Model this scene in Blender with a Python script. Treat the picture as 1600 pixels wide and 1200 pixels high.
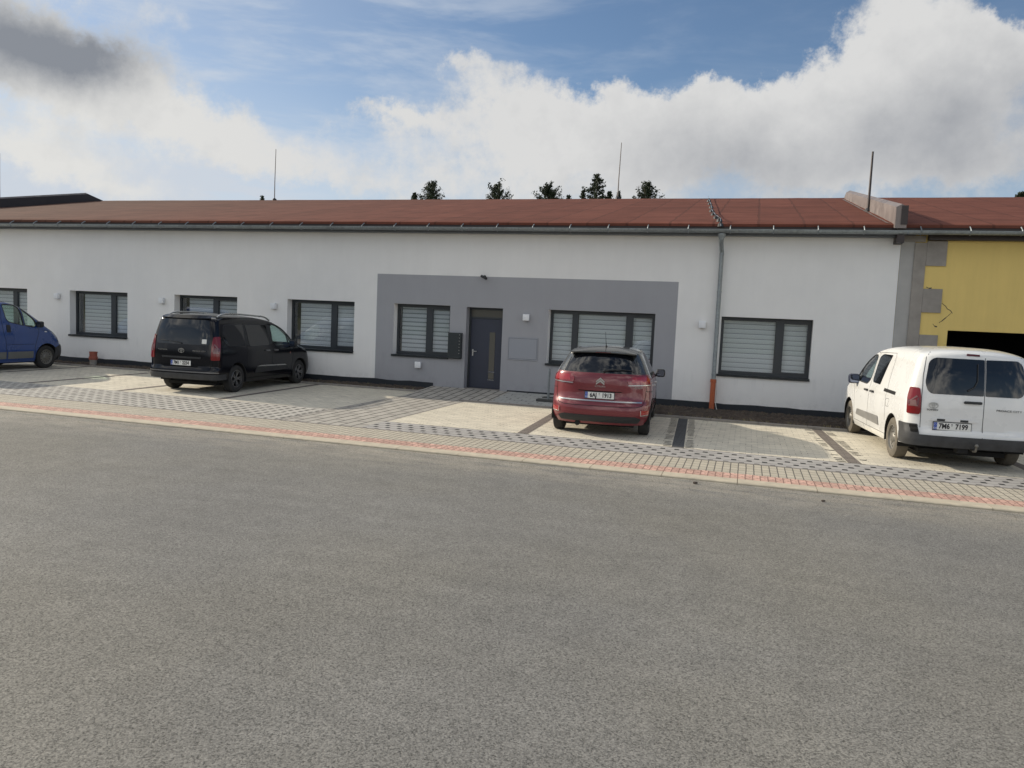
import bpy, bmesh, math, random
import numpy as np
from mathutils import Vector, Matrix
random.seed(7)
R = math.radians
for o in list(bpy.data.objects): bpy.data.objects.remove(o)
S = bpy.context.scene
COL = S.collection

# ---------------------------------------------------------------- camera
cam = bpy.data.cameras.new('camera'); camo = bpy.data.objects.new('camera', cam); COL.objects.link(camo)
cam.sensor_width = 36; cam.lens = 26.744; cam.clip_start = .05; cam.clip_end = 3000
yaw, pit, rol = 0.2960, -0.0846, 0.0466
def _cam():
    f = Vector((-.2912, .9529, -.0844)).normalized()
    r = Vector((.9544, .2956, .0443)); r = (r - f*r.dot(f)).normalized(); u = r.cross(f)
    m = Matrix((r, u, -f)).transposed().to_4x4(); m.translation = (0, 0, 2.03)
    return m
camo.matrix_world = _cam()
S.camera = camo
S.render.resolution_x, S.render.resolution_y = 1024, 768

# ---------------------------------------------------------------- world, sun
SUN_EL, SUN_A = 24.0, 9.5           # light travels to +X and a little towards the road (-Y)
W = bpy.data.worlds.new("World"); S.world = W; W.use_nodes = True
nt = W.node_tree; nt.nodes.clear()
class NT:
    """tiny node expression helper"""
    def __init__(s, nt): s.nt = nt
    def n(s, t, **k):
        d = s.nt.nodes.new(t)
        for a, b in k.items(): setattr(d, a, b)
        return d
    def put(s, sock, v):
        if isinstance(v, bpy.types.NodeSocket): s.nt.links.new(v, sock)
        elif v is not None: sock.default_value = v
    def m(s, op, a, b=None, c=None, clamp=False):
        d = s.n('ShaderNodeMath', operation=op, use_clamp=clamp)
        for i, v in enumerate((a, b, c)):
            if v is not None: s.put(d.inputs[i], v)
        return d.outputs[0]
    def mr(s, v, a, b, c=0., d_=1., smooth=True):
        d = s.n('ShaderNodeMapRange', interpolation_type='SMOOTHSTEP' if smooth else 'LINEAR')
        for i, q in enumerate((v, a, b, c, d_)): s.put(d.inputs[i], q)
        return d.outputs[0]
    def mix(s, f, a, b, mode='MIX'):
        d = s.n('ShaderNodeMix', data_type='RGBA', blend_type=mode)
        s.put(d.inputs[0], f)
        for k, v in ((6, a), (7, b)):
            if isinstance(v, (tuple, list)): v = tuple(v) + (1.,)*(4-len(v))
            s.put(d.inputs[k], v)
        return d.outputs[2]
    def noise(s, vec, scale, detail=3., rough=.5, dist=0.):
        d = s.n('ShaderNodeTexNoise'); s.put(d.inputs['Vector'], vec)
        d.inputs['Scale'].default_value = scale; d.inputs['Detail'].default_value = detail
        d.inputs['Roughness'].default_value = rough; d.inputs['Distortion'].default_value = dist
        return d.outputs['Fac'], d.outputs['Color']
    def sep(s, v):
        d = s.n('ShaderNodeSeparateXYZ'); s.put(d.inputs[0], v); return d.outputs
    def comb(s, x, y, z):
        d = s.n('ShaderNodeCombineXYZ')
        for i, q in enumerate((x, y, z)): s.put(d.inputs[i], q)
        return d.outputs[0]
    def vm(s, op, a, b=None, scale=None):
        d = s.n('ShaderNodeVectorMath', operation=op); s.put(d.inputs[0], a)
        if b is not None: s.put(d.inputs[1], b)
        if scale is not None: s.put(d.inputs['Scale'], scale)
        return d.outputs[0]

def build_world():
    q = NT(nt)
    out = q.n('ShaderNodeOutputWorld')
    sky = q.n('ShaderNodeTexSky', sky_type='NISHITA', sun_disc=False)
    sky.sun_elevation = R(SUN_EL); sky.sun_rotation = R(270 + SUN_A)   # sun stands at -X, slightly +Y
    sky.altitude = 400; sky.air_density = 1.0; sky.dust_density = .6; sky.ozone_density = 2.6
    tc = q.n('ShaderNodeTexCoord'); d = tc.outputs['Generated']
    x, y, z = q.sep(d)
    # wobble the direction so that cloud rims are ragged
    n1, c1 = q.noise(d, 13., 8., .66)
    n2, c2 = q.noise(d, 3.2, 4., .55)
    az = q.m('MULTIPLY', q.m('ARCTAN2', x, y), 57.2958)
    el = q.m('MULTIPLY', q.m('ARCSINE', z), 57.2958)
    cs = q.sep(c1)
    azw = q.m('ADD', az, q.m('MULTIPLY', q.m('SUBTRACT', cs[0], .5), 9.))
    elw = q.m('ADD', el, q.m('MULTIPLY', q.m('SUBTRACT', cs[1], .5), 6.))
    def blobs(lst, A, E):
        tot = None
        for a, e, ra, re, rot, w in lst:
            c, s_ = math.cos(R(rot)), math.sin(R(rot))
            da = q.m('SUBTRACT', A, a); de = q.m('SUBTRACT', E, e)
            u = q.m('DIVIDE', q.m('ADD', q.m('MULTIPLY', da, c), q.m('MULTIPLY', de, s_)), ra)
            v = q.m('DIVIDE', q.m('SUBTRACT', q.m('MULTIPLY', de, c), q.m('MULTIPLY', da, s_)), re)
            r2 = q.m('ADD', q.m('MULTIPLY', u, u), q.m('MULTIPLY', v, v))
            g = q.m('MULTIPLY', q.m('EXPONENT', q.m('MULTIPLY', r2, -1.)), w)
            tot = g if tot is None else q.m('ADD', tot, g)
        return tot
    BL = [(-48.6, 14.9, 7.8, 3.5, -2.7, 1.25), (-40.1, 11.9, 7.5, 1.7, -14.7, 0.8), (-47.2, 8.0, 8.3, 1.7, -10.7, 0.85), (-42.1, 18.6, 3.1, 1.1, -2.7, 0.4), (-15.2, 16.0, 9.6, 2.4, -7.7, 0.75), (-13.1, 12.8, 17.3, 3.6, -2.7, 1.0), (8.1, 17.4, 8.3, 5.0, 7.3, 1.35), (-1.9, 14.8, 7.0, 2.8, -2.7, 0.8), (-26.0, 14.1, 3.3, 0.8, -2.7, 0.5), (-22.7, 17.2, 2.9, 0.8, -2.7, 0.45), (-28.9, 9.5, 23.6, 1.9, -2.7, 0.5), (12.3, 11.4, 9.7, 2.5, -2.7, 0.8), (14.9, 17.0, 2.5, 2.5, -2.7, 0.5)]
    CL = [(-6.6, 19.3, 9.5, 2.4, 7.3, -1.0), (-1.0, 20.1, 4.2, 2.8, -2.7, -1.0), (-27.4, 18.9, 10.4, 3.3, -2.7, -0.35), (-34.6, 8.1, 9.2, 0.9, -2.7, -0.2), (-31.7, 15.6, 7.0, 2.3, -2.7, -0.3), (14.6, 19.8, 2.5, 1.2, -2.7, -1.0)]
    DK = [(-49.5, 14.6, 5.2, 2.2, 6., .8), (-45.5, 15.6, 3.6, 1.7, 0., .6), (-52., 16.5, 3.5, 2.0, 0., .4), (11.6, 12.0, 8.0, 2.3, -17.7, 0.42), (1.8, 11.8, 10.0, 2.7, -7.7, 0.34), (14.1, 15.0, 4.5, 2.5, -2.7, 0.45), (-4.7, 11.0, 7.1, 2.4, -2.7, 0.25)]
    n3, _ = q.noise(d, 45., 6., .65)
    dens = q.m('ADD', blobs(BL + CL, azw, elw), q.m('ADD', q.m('MULTIPLY', q.m('SUBTRACT', n1, .5), .9), q.m('MULTIPLY', q.m('SUBTRACT', n3, .5), .6)))
    # away from the part of the sky in the photograph: scattered broken cloud
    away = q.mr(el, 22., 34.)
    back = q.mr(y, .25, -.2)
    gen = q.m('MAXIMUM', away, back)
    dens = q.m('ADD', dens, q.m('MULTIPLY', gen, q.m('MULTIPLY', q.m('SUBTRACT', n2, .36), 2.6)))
    mask = q.mr(dens, .26, .92)
    thick = q.mr(dens, .6, 1.5)
    # colour of the cloud: bright rims, greyer bodies, dark where it stands thick before the sun
    billow, _ = q.noise(d, 22., 5., .6)
    azh = q.m('MULTIPLY', q.m('ADD', az, azw), .5); elh = q.m('MULTIPLY', q.m('ADD', el, elw), .5)
    dark = q.m('ADD', blobs(DK, azh, elh), q.m('MULTIPLY', gen, q.m('MULTIPLY', thick, .35)))
    dark = q.m('ADD', dark, q.m('MULTIPLY', q.m('SUBTRACT', billow, .5), .45))
    bigb, _ = q.noise(d, 7., 5., .6)
    dark = q.m('ADD', dark, q.m('MULTIPLY', q.m('SUBTRACT', bigb, .5), .6))
    lit = q.mix(q.mr(dark, .0, 1.0, smooth=False), (.70, .70, .695), (.235, .255, .295))
    # brighter towards the sun (left)
    glow = q.mr(az, -20., -60.)
    lit = q.mix(q.m('MULTIPLY', glow, .35), lit, q.mix(1., lit, (1.28, 1.26, 1.18), 'MULTIPLY'))
    # unseen rest of the sky: cloud brightened to light the wall and paving, and the glow of the veiled sun off to the left
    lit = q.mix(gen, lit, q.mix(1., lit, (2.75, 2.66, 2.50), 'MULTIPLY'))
    # thin high veil, streaky, and a pale band above the horizon
    st = q.vm('MULTIPLY', d, (3., 3., 14.)); veiln, _ = q.noise(st, 1.6, 5., .6, .4)
    low = q.mr(el, 17., 5.)
    veil = q.m('ADD', q.m('MULTIPLY', q.mr(veiln, .40, .74), q.mr(az, 2., -30., .10, .55)), q.m('MULTIPLY', low, q.mr(az, 10., -20., .35, .6)))
    veil = q.m('ADD', veil, q.m('MULTIPLY', q.mr(az, -14., -42.), .28), clamp=True)
    bs = q.n('ShaderNodeBackground'); q.put(bs.inputs[0], sky.outputs[0]); bs.inputs[1].default_value = .11
    bv = q.n('ShaderNodeBackground'); bv.inputs[0].default_value = (.60, .655, .73, 1); bv.inputs[1].default_value = 1.
    bc = q.n('ShaderNodeBackground'); q.put(bc.inputs[0], lit); bc.inputs[1].default_value = 1.0
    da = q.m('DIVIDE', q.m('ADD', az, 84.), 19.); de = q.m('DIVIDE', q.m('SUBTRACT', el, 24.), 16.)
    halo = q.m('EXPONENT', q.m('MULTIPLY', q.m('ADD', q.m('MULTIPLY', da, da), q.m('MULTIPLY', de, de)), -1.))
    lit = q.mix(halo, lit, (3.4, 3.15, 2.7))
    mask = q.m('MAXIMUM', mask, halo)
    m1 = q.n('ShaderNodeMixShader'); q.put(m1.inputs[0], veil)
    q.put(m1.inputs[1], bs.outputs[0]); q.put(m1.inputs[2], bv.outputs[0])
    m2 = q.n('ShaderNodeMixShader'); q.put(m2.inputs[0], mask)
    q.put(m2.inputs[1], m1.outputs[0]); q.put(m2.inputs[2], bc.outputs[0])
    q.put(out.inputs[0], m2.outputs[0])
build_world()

sl = bpy.data.lights.new('sun', 'SUN'); sl.energy = 4.6; sl.angle = R(.8); sl.color = (1., .90, .74)
so = bpy.data.objects.new('sun', sl); COL.objects.link(so)
_t = Vector((math.cos(R(SUN_A))*math.cos(R(SUN_EL)), -math.sin(R(SUN_A))*math.cos(R(SUN_EL)), -math.sin(R(SUN_EL))))
so.rotation_euler = _t.to_track_quat('-Z', 'Y').to_euler(); so.location = (-40, 10, 30)

S.view_settings.view_transform = 'Standard'; S.view_settings.look = 'None'
S.view_settings.exposure = 0.0; S.view_settings.gamma = 1
S.render.engine = 'CYCLES'

# ---------------------------------------------------------------- object helpers
def tag(o, label=None, cat=None, group=None, kind=None):
    if label: o['label'] = label
    if cat: o['category'] = cat
    if group: o['group'] = group
    if kind: o['kind'] = kind
    return o
def empty(name, loc=(0, 0, 0), rz=0, label=None, cat=None, group=None):
    o = bpy.data.objects.new(name, None); COL.objects.link(o); o.location = loc; o.rotation_euler = (0, 0, rz)
    o.empty_display_size = .2
    return tag(o, label, cat, group)
def link(name, bm, mats, parent=None, smooth=None):
    """bmesh -> one mesh object"""
    me = bpy.data.meshes.new(name)
    bm.normal_update()
    if smooth is not None:
        for f in bm.faces: f.smooth = True
        for e in bm.edges:
            if len(e.link_faces) == 2:
                if e.link_faces[0].normal.angle(e.link_faces[1].normal, 0) > R(smooth): e.smooth = False
    bm.to_mesh(me); bm.free()
    for m in (mats if isinstance(mats, (list, tuple)) else [mats]): me.materials.append(m)
    o = bpy.data.objects.new(name, me); COL.objects.link(o)
    if parent: o.parent = parent
    return o
def box(bm, x0, x1, y0, y1, z0, z1, mi=0, bev=0):
    v = [bm.verts.new(p) for p in ((x0,y0,z0),(x1,y0,z0),(x1,y1,z0),(x0,y1,z0),(x0,y0,z1),(x1,y0,z1),(x1,y1,z1),(x0,y1,z1))]
    fs = [bm.faces.new([v[i] for i in q]) for q in ((3,2,1,0),(4,5,6,7),(0,1,5,4),(1,2,6,5),(2,3,7,6),(3,0,4,7))]
    for f in fs: f.material_index = mi
    if bev:
        es = set(e for f in fs for e in f.edges)
        bmesh.ops.bevel(bm, geom=list(es), offset=bev, segments=2, affect='EDGES', profile=.5)
    return v
def quad(bm, pts, mi=0):
    f = bm.faces.new([bm.verts.new(p) for p in pts]); f.material_index = mi; return f
def tube(bm, pts, r, seg=8, cap=True, mi=0):
    pts = [Vector(p) for p in pts]; rings = []
    rr = r if isinstance(r, (list, tuple)) else [r]*len(pts)
    prev = None
    for i, p in enumerate(pts):
        t = (pts[min(i+1, len(pts)-1)] - pts[max(i-1, 0)]).normalized()
        a = prev if prev is not None else (Vector((0, 0, 1)) if abs(t.z) < .9 else Vector((1, 0, 0)))
        a = (a - t*a.dot(t)).normalized(); b = t.cross(a); prev = a
        rings.append([bm.verts.new(p + (a*math.cos(k*2*math.pi/seg) + b*math.sin(k*2*math.pi/seg))*rr[i]) for k in range(seg)])
    for A, B in zip(rings, rings[1:]):
        for k in range(seg):
            f = bm.faces.new((A[k], A[(k+1) % seg], B[(k+1) % seg], B[k])); f.material_index = mi
    if cap:
        bm.faces.new(rings[0][::-1]).material_index = mi; bm.faces.new(rings[-1]).material_index = mi
def lathe(bm, prof, seg=32, axis='y', c=(0, 0, 0), mi=0, closed=False, caps=True):
    """prof: list of (along axis, radius)"""
    rings = []
    for a, r in prof:
        ring = []
        for k in range(seg):
            t = k*2*math.pi/seg; s_, c_ = math.sin(t)*r, math.cos(t)*r
            p = (c_, a, s_) if axis == 'y' else ((c_, s_, a) if axis == 'z' else (a, c_, s_))
            ring.append(bm.verts.new((p[0]+c[0], p[1]+c[1], p[2]+c[2])))
        rings.append(ring)
    L = list(zip(rings, rings[1:]))
    if closed: L.append((rings[-1], rings[0]))
    for A, B in L:
        for k in range(seg):
            f = bm.faces.new((A[k], A[(k+1) % seg], B[(k+1) % seg], B[k])); f.material_index = mi
    if not closed and caps:
        if prof[0][1] > 1e-4: bm.faces.new(rings[0][::-1]).material_index = mi
        if prof[-1][1] > 1e-4: bm.faces.new(rings[-1]).material_index = mi
def fixn(bm): bmesh.ops.recalc_face_normals(bm, faces=bm.faces[:])

# ---------------------------------------------------------------- materials
def newmat(name):
    m = bpy.data.materials.new(name); m.use_nodes = True
    t = m.node_tree; q = NT(t); b = t.nodes['Principled BSDF']
    tc = q.n('ShaderNodeTexCoord')
    return m, q, b, tc.outputs['Object']
def simple(name, col, rough=.5, metal=0., var=.0, vs=4., bump=0., bs=60., coat=0., spec=None):
    m, q, b, oc = newmat(name)
    c = tuple(col) + (1.,)
    if var:
        n, _ = q.noise(oc, vs, 4., .6)
        k = q.mr(n, .3, .7, 1-var, 1+var, smooth=False)
        c2 = q.mix(1., c, q.comb(k, k, k), 'MULTIPLY'); q.put(b.inputs['Base Color'], c2)
        q.put(b.inputs['Roughness'], q.mr(n, .3, .7, rough*.85, min(1, rough*1.15)))
    else:
        b.inputs['Base Color'].default_value = c; b.inputs['Roughness'].default_value = rough
    b.inputs['Metallic'].default_value = metal
    if coat: b.inputs['Coat Weight'].default_value = coat; b.inputs['Coat Roughness'].default_value = .04
    if spec is not None: b.inputs['Specular IOR Level'].default_value = spec
    if bump:
        n, _ = q.noise(oc, bs, 3., .6)
        bp = q.n('ShaderNodeBump'); bp.inputs['Strength'].default_value = bump; bp.inputs['Distance'].default_value = .01
        q.put(bp.inputs['Height'], n); q.put(b.inputs['Normal'], bp.outputs[0])
    return m
def glassmat(name, tint, refl=1.0, rough=.0):
    m = bpy.data.materials.new(name); m.use_nodes = True
    t = m.node_tree; t.nodes.clear(); q = NT(t)
    o = q.n('ShaderNodeOutputMaterial'); tr = q.n('ShaderNodeBsdfTransparent'); tr.inputs[0].default_value = tuple(tint) + (1.,)
    gl = q.n('ShaderNodeBsdfGlossy'); gl.inputs['Roughness'].default_value = rough; gl.inputs[0].default_value = (1, 1, 1, 1)
    fr = q.n('ShaderNodeFresnel'); ge = q.n('ShaderNodeNewGeometry')   # same reflectance from both sides of the thin sheet
    q.put(fr.inputs[0], q.m('SUBTRACT', 1.5, q.m('MULTIPLY', ge.outputs['Backfacing'], 1.5-1/1.5)))
    f = q.m('MULTIPLY', fr.outputs[0], refl, clamp=True)
    mx = q.n('ShaderNodeMixShader'); q.put(mx.inputs[0], f); q.put(mx.inputs[1], tr.outputs[0]); q.put(mx.inputs[2], gl.outputs[0])
    q.put(o.inputs[0], mx.outputs[0]); return m
def brick(q, vec, bw, rh, mortar, off=.5, smooth=.1, freq=2):
    d = q.n('ShaderNodeTexBrick'); q.put(d.inputs['Vector'], vec); d.offset = off; d.offset_frequency = freq; d.squash = 1.
    d.inputs['Color1'].default_value = (0, 0, 0, 1); d.inputs['Color2'].default_value = (1, 1, 1, 1); d.inputs['Mortar'].default_value = (.5, .5, .5, 1)
    d.inputs['Scale'].default_value = 1.; d.inputs['Mortar Size'].default_value = mortar; d.inputs['Mortar Smooth'].default_value = smooth
    d.inputs['Bias'].default_value = 0.; d.inputs['Brick Width'].default_value = bw; d.inputs['Row Height'].default_value = rh
    return d.outputs['Color'], d.outputs['Fac']
def paver(name, base, dark, bw, rh, mortar, off=.5, swap=False, rot=0, var=.12, gap=.0, bump=.5, holes=None):
    m, q, b, oc = newmat(name)
    x, y, z = q.sep(oc)
    if rot:
        c, s_ = math.cos(R(rot)), math.sin(R(rot))
        x, y = q.m('ADD', q.m('MULTIPLY', x, c), q.m('MULTIPLY', y, s_)), q.m('SUBTRACT', q.m('MULTIPLY', y, c), q.m('MULTIPLY', x, s_))
    wob, wc = q.noise(oc, 6., 2.); w = q.sep(wc)
    x = q.m('ADD', x, q.m('MULTIPLY', q.m('SUBTRACT', w[0], .5), .012)); y = q.m('ADD', y, q.m('MULTIPLY', q.m('SUBTRACT', w[1], .5), .012))
    v = q.comb(y, x, 0.) if swap else q.comb(x, y, 0.)
    rnd, mo = brick(q, v, bw, rh, mortar, off)
    r1 = q.sep(rnd)[0]
    big, _ = q.noise(oc, .7, 4., .6); fine, _ = q.noise(oc, 55., 4., .7); med, _ = q.noise(oc, 5., 4., .6)
    k = q.m('ADD', q.m('ADD', q.m('MULTIPLY', q.m('SUBTRACT', r1, .5), var*1.6), 1.), q.m('ADD', q.m('MULTIPLY', q.m('SUBTRACT', big, .5), var*1.6), q.m('ADD', q.m('MULTIPLY', q.m('SUBTRACT', fine, .5), .35), q.m('MULTIPLY', q.m('SUBTRACT', med, .5), var*1.8))))
    c = q.mix(1., base, q.comb(k, k, k), 'MULTIPLY')
    if gap:   # some joints are wide and dark, most are filled with sand
        g2, _ = q.noise(oc, 3.3, 2., .5)
        mo2 = q.m('MULTIPLY', mo, q.mr(g2, .5, .62, gap, 1.))
    else: mo2 = mo
    if holes:  # drainage gaps: square openings left at the brick corners
        hx, hy, hw, hh = holes[:4]; ofs = holes[4] if len(holes) > 4 else .5
        if not swap: mo2 = q.m('LESS_THAN', q.m('FRACT', q.m('DIVIDE', y, hy)), .07); mo = mo2; mo2 = q.m('MULTIPLY', mo2, .8)
        fy = q.m('DIVIDE', y, hy); row = q.m('FLOOR', fy); fy = q.m('FRACT', fy)
        fx = q.m('FRACT', q.m('ADD', q.m('DIVIDE', x, hx), q.m('MULTIPLY', row, ofs)))
        h1 = q.m('MULTIPLY', q.m('LESS_THAN', fx, hw), q.m('LESS_THAN', fy, hh))
        mo2 = q.m('MAXIMUM', mo2, h1); mo = q.m('MAXIMUM', mo, h1)
    c = q.mix(mo2, c, dark); q.put(b.inputs['Base Color'], c); b.inputs['Roughness'].default_value = .85
    hgt = q.m('ADD', q.m('MULTIPLY', q.m('SUBTRACT', 1., mo), 1.), q.m('MULTIPLY', fine, .25))
    hgt = q.m('ADD', hgt, q.m('MULTIPLY', r1, .25))
    bp = q.n('ShaderNodeBump'); bp.inputs['Strength'].default_value = bump; bp.inputs['Distance'].default_value = .008
    q.put(bp.inputs['Height'], hgt); q.put(b.inputs['Normal'], bp.outputs[0])
    return m
def asphalt():
    m, q, b, oc = newmat('asphalt')
    v = q.n('ShaderNodeTexVoronoi', feature='F1'); q.put(v.inputs['Vector'], oc); v.inputs['Scale'].default_value = 120.; v.inputs['Randomness'].default_value = 1.
    v2 = q.n('ShaderNodeTexVoronoi', feature='DISTANCE_TO_EDGE'); q.put(v2.inputs['Vector'], oc); v2.inputs['Scale'].default_value = 70.
    big, _ = q.noise(oc, .35, 5., .6); med, _ = q.noise(oc, 3., 4., .6); fine, _ = q.noise(oc, 80., 4., .72)
    x, y, z = q.sep(oc)
    tr, _ = q.noise(q.vm('MULTIPLY', oc, (.25, 2.2, 1.)), 1.6, 4., .6)   # tracks along the road
    stone = q.sep(v.outputs['Color'])[0]
    mid, _ = q.noise(oc, 26., 3., .65)
    k = q.m('MULTIPLY', q.m('ADD', .66, q.m('MULTIPLY', stone, .42)), q.mr(mid, .3, .7, .93, 1.07, smooth=False))
    k = q.m('MULTIPLY', k, q.mr(big, .3, .7, .90, 1.10, smooth=False))
    k = q.m('MULTIPLY', k, q.mr(med, .3, .7, .93, 1.07, smooth=False))
    k = q.m('MULTIPLY', k, q.mr(tr, .3, .7, .955, 1.045, smooth=False))
    pit = q.mr(fine, .33, .52)
    k = q.m('MULTIPLY', k, q.m('ADD', .40, q.m('MULTIPLY', pit, .63)))
    warm, _ = q.noise(oc, .22, 3., .5)
    c = q.mix(1., q.mix(q.mr(warm, .35, .65), (.242, .236, .220), (.258, .246, .215)), q.comb(k, k, k), 'MULTIPLY')
    # washed sand along the kerb
    n, _ = q.noise(q.vm('MULTIPLY', oc, (.5, 2., 1.)), 2.5, 5., .65)
    e = q.m('MULTIPLY', q.mr(y, 8.9, 10.40), q.mr(n, .28, .62)); e = q.m('MULTIPLY', e, .8)
    c = q.mix(e, c, q.mix(1., (.41, .375, .31), q.comb(k, k, k), 'MULTIPLY')); q.put(b.inputs['Base Color'], c)
    b.inputs['Roughness'].default_value = .88
    b.inputs['Specular IOR Level'].default_value = .3
    h = q.m('ADD', q.m('MULTIPLY', q.m('SUBTRACT', 1., v.outputs['Distance']), .5), q.m('MULTIPLY', pit, .9))
    bp = q.n('ShaderNodeBump'); bp.inputs['Strength'].default_value = .55; bp.inputs['Distance'].default_value = .005
    q.put(bp.inputs['Height'], h); q.put(b.inputs['Normal'], bp.outputs[0])
    return m
def render_mat(name, col, bump=.25, streak=.05):
    m, q, b, oc = newmat(name)
    n, _ = q.noise(oc, .6, 5., .6); g, _ = q.noise(oc, 130., 3., .7)
    st, _ = q.noise(q.vm('MULTIPLY', oc, (3., 3., .35)), 1.5, 5., .65)
    k = q.m('MULTIPLY', q.mr(n, .25, .75, .97, 1.03, smooth=False), q.mr(st, .25, .75, 1-streak, 1+streak, smooth=False))
    k = q.m('MULTIPLY', k, q.mr(g, .3, .7, .95, 1.05, smooth=False))
    x, y, z = q.sep(oc)
    spl, _ = q.noise(oc, 5., 5., .7)           # rain splash dirt near the ground
    k = q.m('MULTIPLY', k, q.m('SUBTRACT', 1., q.m('MULTIPLY', q.mr(z, .55, .15), q.mr(spl, .4, .75, .0, .16))))
    dn, _ = q.noise(q.vm('MULTIPLY', oc, (5., 5., .5)), 1.7, 4., .6)      # faint run marks under the sills
    k = q.m('MULTIPLY', k, q.m('SUBTRACT', 1., q.m('MULTIPLY', q.m('MULTIPLY', q.mr(z, .35, .92), q.mr(z, 1.0, .93)), q.mr(dn, .52, .72, 0., .07))))
    pt, _ = q.noise(oc, 1.8, 3., .5); k = q.m('MULTIPLY', k, q.mr(pt, .3, .7, .985, 1.015, smooth=False))
    q.put(b.inputs['Base Color'], q.mix(1., col, q.comb(k, k, k), 'MULTIPLY')); b.inputs['Roughness'].default_value = .9
    bp = q.n('ShaderNodeBump'); bp.inputs['Strength'].default_value = bump; bp.inputs['Distance'].default_value = .004
    q.put(bp.inputs['Height'], g); q.put(b.inputs['Normal'], bp.outputs[0]); return m
def roof_mat():
    m, q, b, oc = newmat('red_brown_roofing_felt')
    x, y, z = q.sep(oc)
    wob, _ = q.noise(oc, 1.2, 4., .6)
    xx = q.m('ADD', x, q.m('MULTIPLY', wob, .12))
    rnd, mo = brick(q, q.comb(y, xx, 0.), 5.2, 1.02, .030, .37)
    lap, _ = q.noise(q.vm('MULTIPLY', oc, (.15, 1.8, 1.)), 1.3, 6., .7); n, _ = q.noise(oc, 1.5, 5., .65); g, _ = q.noise(oc, 60., 3., .7)
    base = q.mix(q.mr(x, -24., 0.), (.120, .066, .048), (.145, .054, .038))
    k = q.m('MULTIPLY', q.mr(n, .25, .75, .80, 1.2, smooth=False), q.mr(lap, .3, .7, .80, 1.18, smooth=False))
    k = q.m('MULTIPLY', k, q.mr(q.sep(rnd)[0], 0., 1., .93, 1.07, smooth=False))
    k = q.m('MULTIPLY', k, q.mr(g, .3, .7, .9, 1.1, smooth=False))
    c = q.mix(1., base, q.comb(k, k, k), 'MULTIPLY'); c = q.mix(q.m('MULTIPLY', mo, .42), c, (.055, .028, .022))
    q.put(b.inputs['Base Color'], c); b.inputs['Roughness'].default_value = .95; b.inputs['Specular IOR Level'].default_value = .12
    bp = q.n('ShaderNodeBump'); bp.inputs['Strength'].default_value = .5; bp.inputs['Distance'].default_value = .03
    q.put(bp.inputs['Height'], q.m('SUBTRACT', lap, q.m('MULTIPLY', mo, .4))); q.put(b.inputs['Normal'], bp.outputs[0]); return m
def zinc_mat(name='galvanised_sheet', col=(.30, .33, .34)):
    m, q, b, oc = newmat(name)
    v = q.n('ShaderNodeTexVoronoi'); q.put(v.inputs['Vector'], oc); v.inputs['Scale'].default_value = 25.
    n, _ = q.noise(oc, 2., 5., .65)
    k = q.m('MULTIPLY', q.mr(q.sep(v.outputs['Color'])[0], 0., 1., .88, 1.1, smooth=False), q.mr(n, .3, .7, .8, 1.15, smooth=False))
    q.put(b.inputs['Base Color'], q.mix(1., col, q.comb(k, k, k), 'MULTIPLY')); b.inputs['Metallic'].default_value = .55
    q.put(b.inputs['Roughness'], q.mr(n, .3, .7, .42, .62)); return m
def blind_mat(name, gapw, shift, band_c):
    """day-and-night roller blind: opaque bands and thin see-through bands"""
    m, q, b, oc = newmat(name)
    x, y, z = q.sep(oc)
    n, _ = q.noise(oc, 1.3, 2.); zz = q.m('ADD', z, q.m('MULTIPLY', n, .01))
    f = q.m('FRACT', q.m('ADD', q.m('DIVIDE', zz, .118), shift))
    band = q.m('MULTIPLY', q.mr(f, .0, .08), q.mr(f, 1., 1-gapw))
    fold = q.mr(f, 0., 1., .88, 1.06, smooth=False)
    c = q.mix(band, (.16, .18, .20), band_c); c = q.mix(1., c, q.comb(fold, fold, fold), 'MULTIPLY')
    q.put(b.inputs['Base Color'], c); b.inputs['Roughness'].default_value = .8
    return m

M = {}
M['asphalt'] = asphalt()
M['soil'] = simple('dark_soil', (.060, .045, .034), .95, var=.45, vs=9., bump=1., bs=22.)
M['field'] = simple('field_grass', (.07, .08, .03), .95, var=.3, vs=.5)
M['drygrass'] = simple('dry_grass_blades', (.23, .20, .11), .9, var=.4, vs=3.)
M['grit'] = simple('loose_grit', (.20, .17, .13), .9, var=.5, vs=12.)
M['wood'] = simple('unseen_hill_woodland', (.050, .056, .030), .95, var=.5, vs=.12, bump=1., bs=.4)
M['concrete'] = simple('kerb_concrete', (.50, .44, .335), .85, var=.14, vs=7., bump=.35, bs=90.)
M['concrete_grey'] = simple('grey_concrete_edging', (.27, .25, .225), .88, var=.18, vs=7., bump=.35, bs=90.)
M['pav_walk'] = paver('beige_footway_pavers', (.455, .41, .325), (.11, .10, .085), .2, .11, .008, 0, swap=True, var=.09)
M['pav_red'] = paver('red_tactile_pavers', (.54, .335, .265), (.24, .14, .11), .2, .1, .007, .5, swap=True, var=.22, bump=1., holes=(.1, .1, .26, .30))
M['pav_drain'] = paver('grey_drainage_pavers', (.36, .345, .325), (.018, .017, .016), .23, .24, .006, .5, var=.12, holes=(.23, .24, .34, .48), bump=.8)
M['pav_drain_wide'] = paver('grey_drainage_pavers_open', (.42, .40, .36), (.024, .022, .02), .23, .24, .006, .5, var=.12, holes=(.23, .24, .27, .72, 0.), bump=.8)
M['pav_bay'] = paver('beige_bay_pavers', (.62, .57, .46), (.19, .16, .12), .2, .1, .006, .5, var=.13, gap=.30)
M['pav_path'] = paver('grey_path_slabs', (.39, .365, .32), (.06, .055, .05), .62, .23, .018, .5, swap=True, var=.10)
M['pav_entry'] = paver('pale_entry_pavers', (.40, .40, .375), (.09, .09, .085), .3, .2, .014, .5, var=.08, gap=.35)
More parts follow.
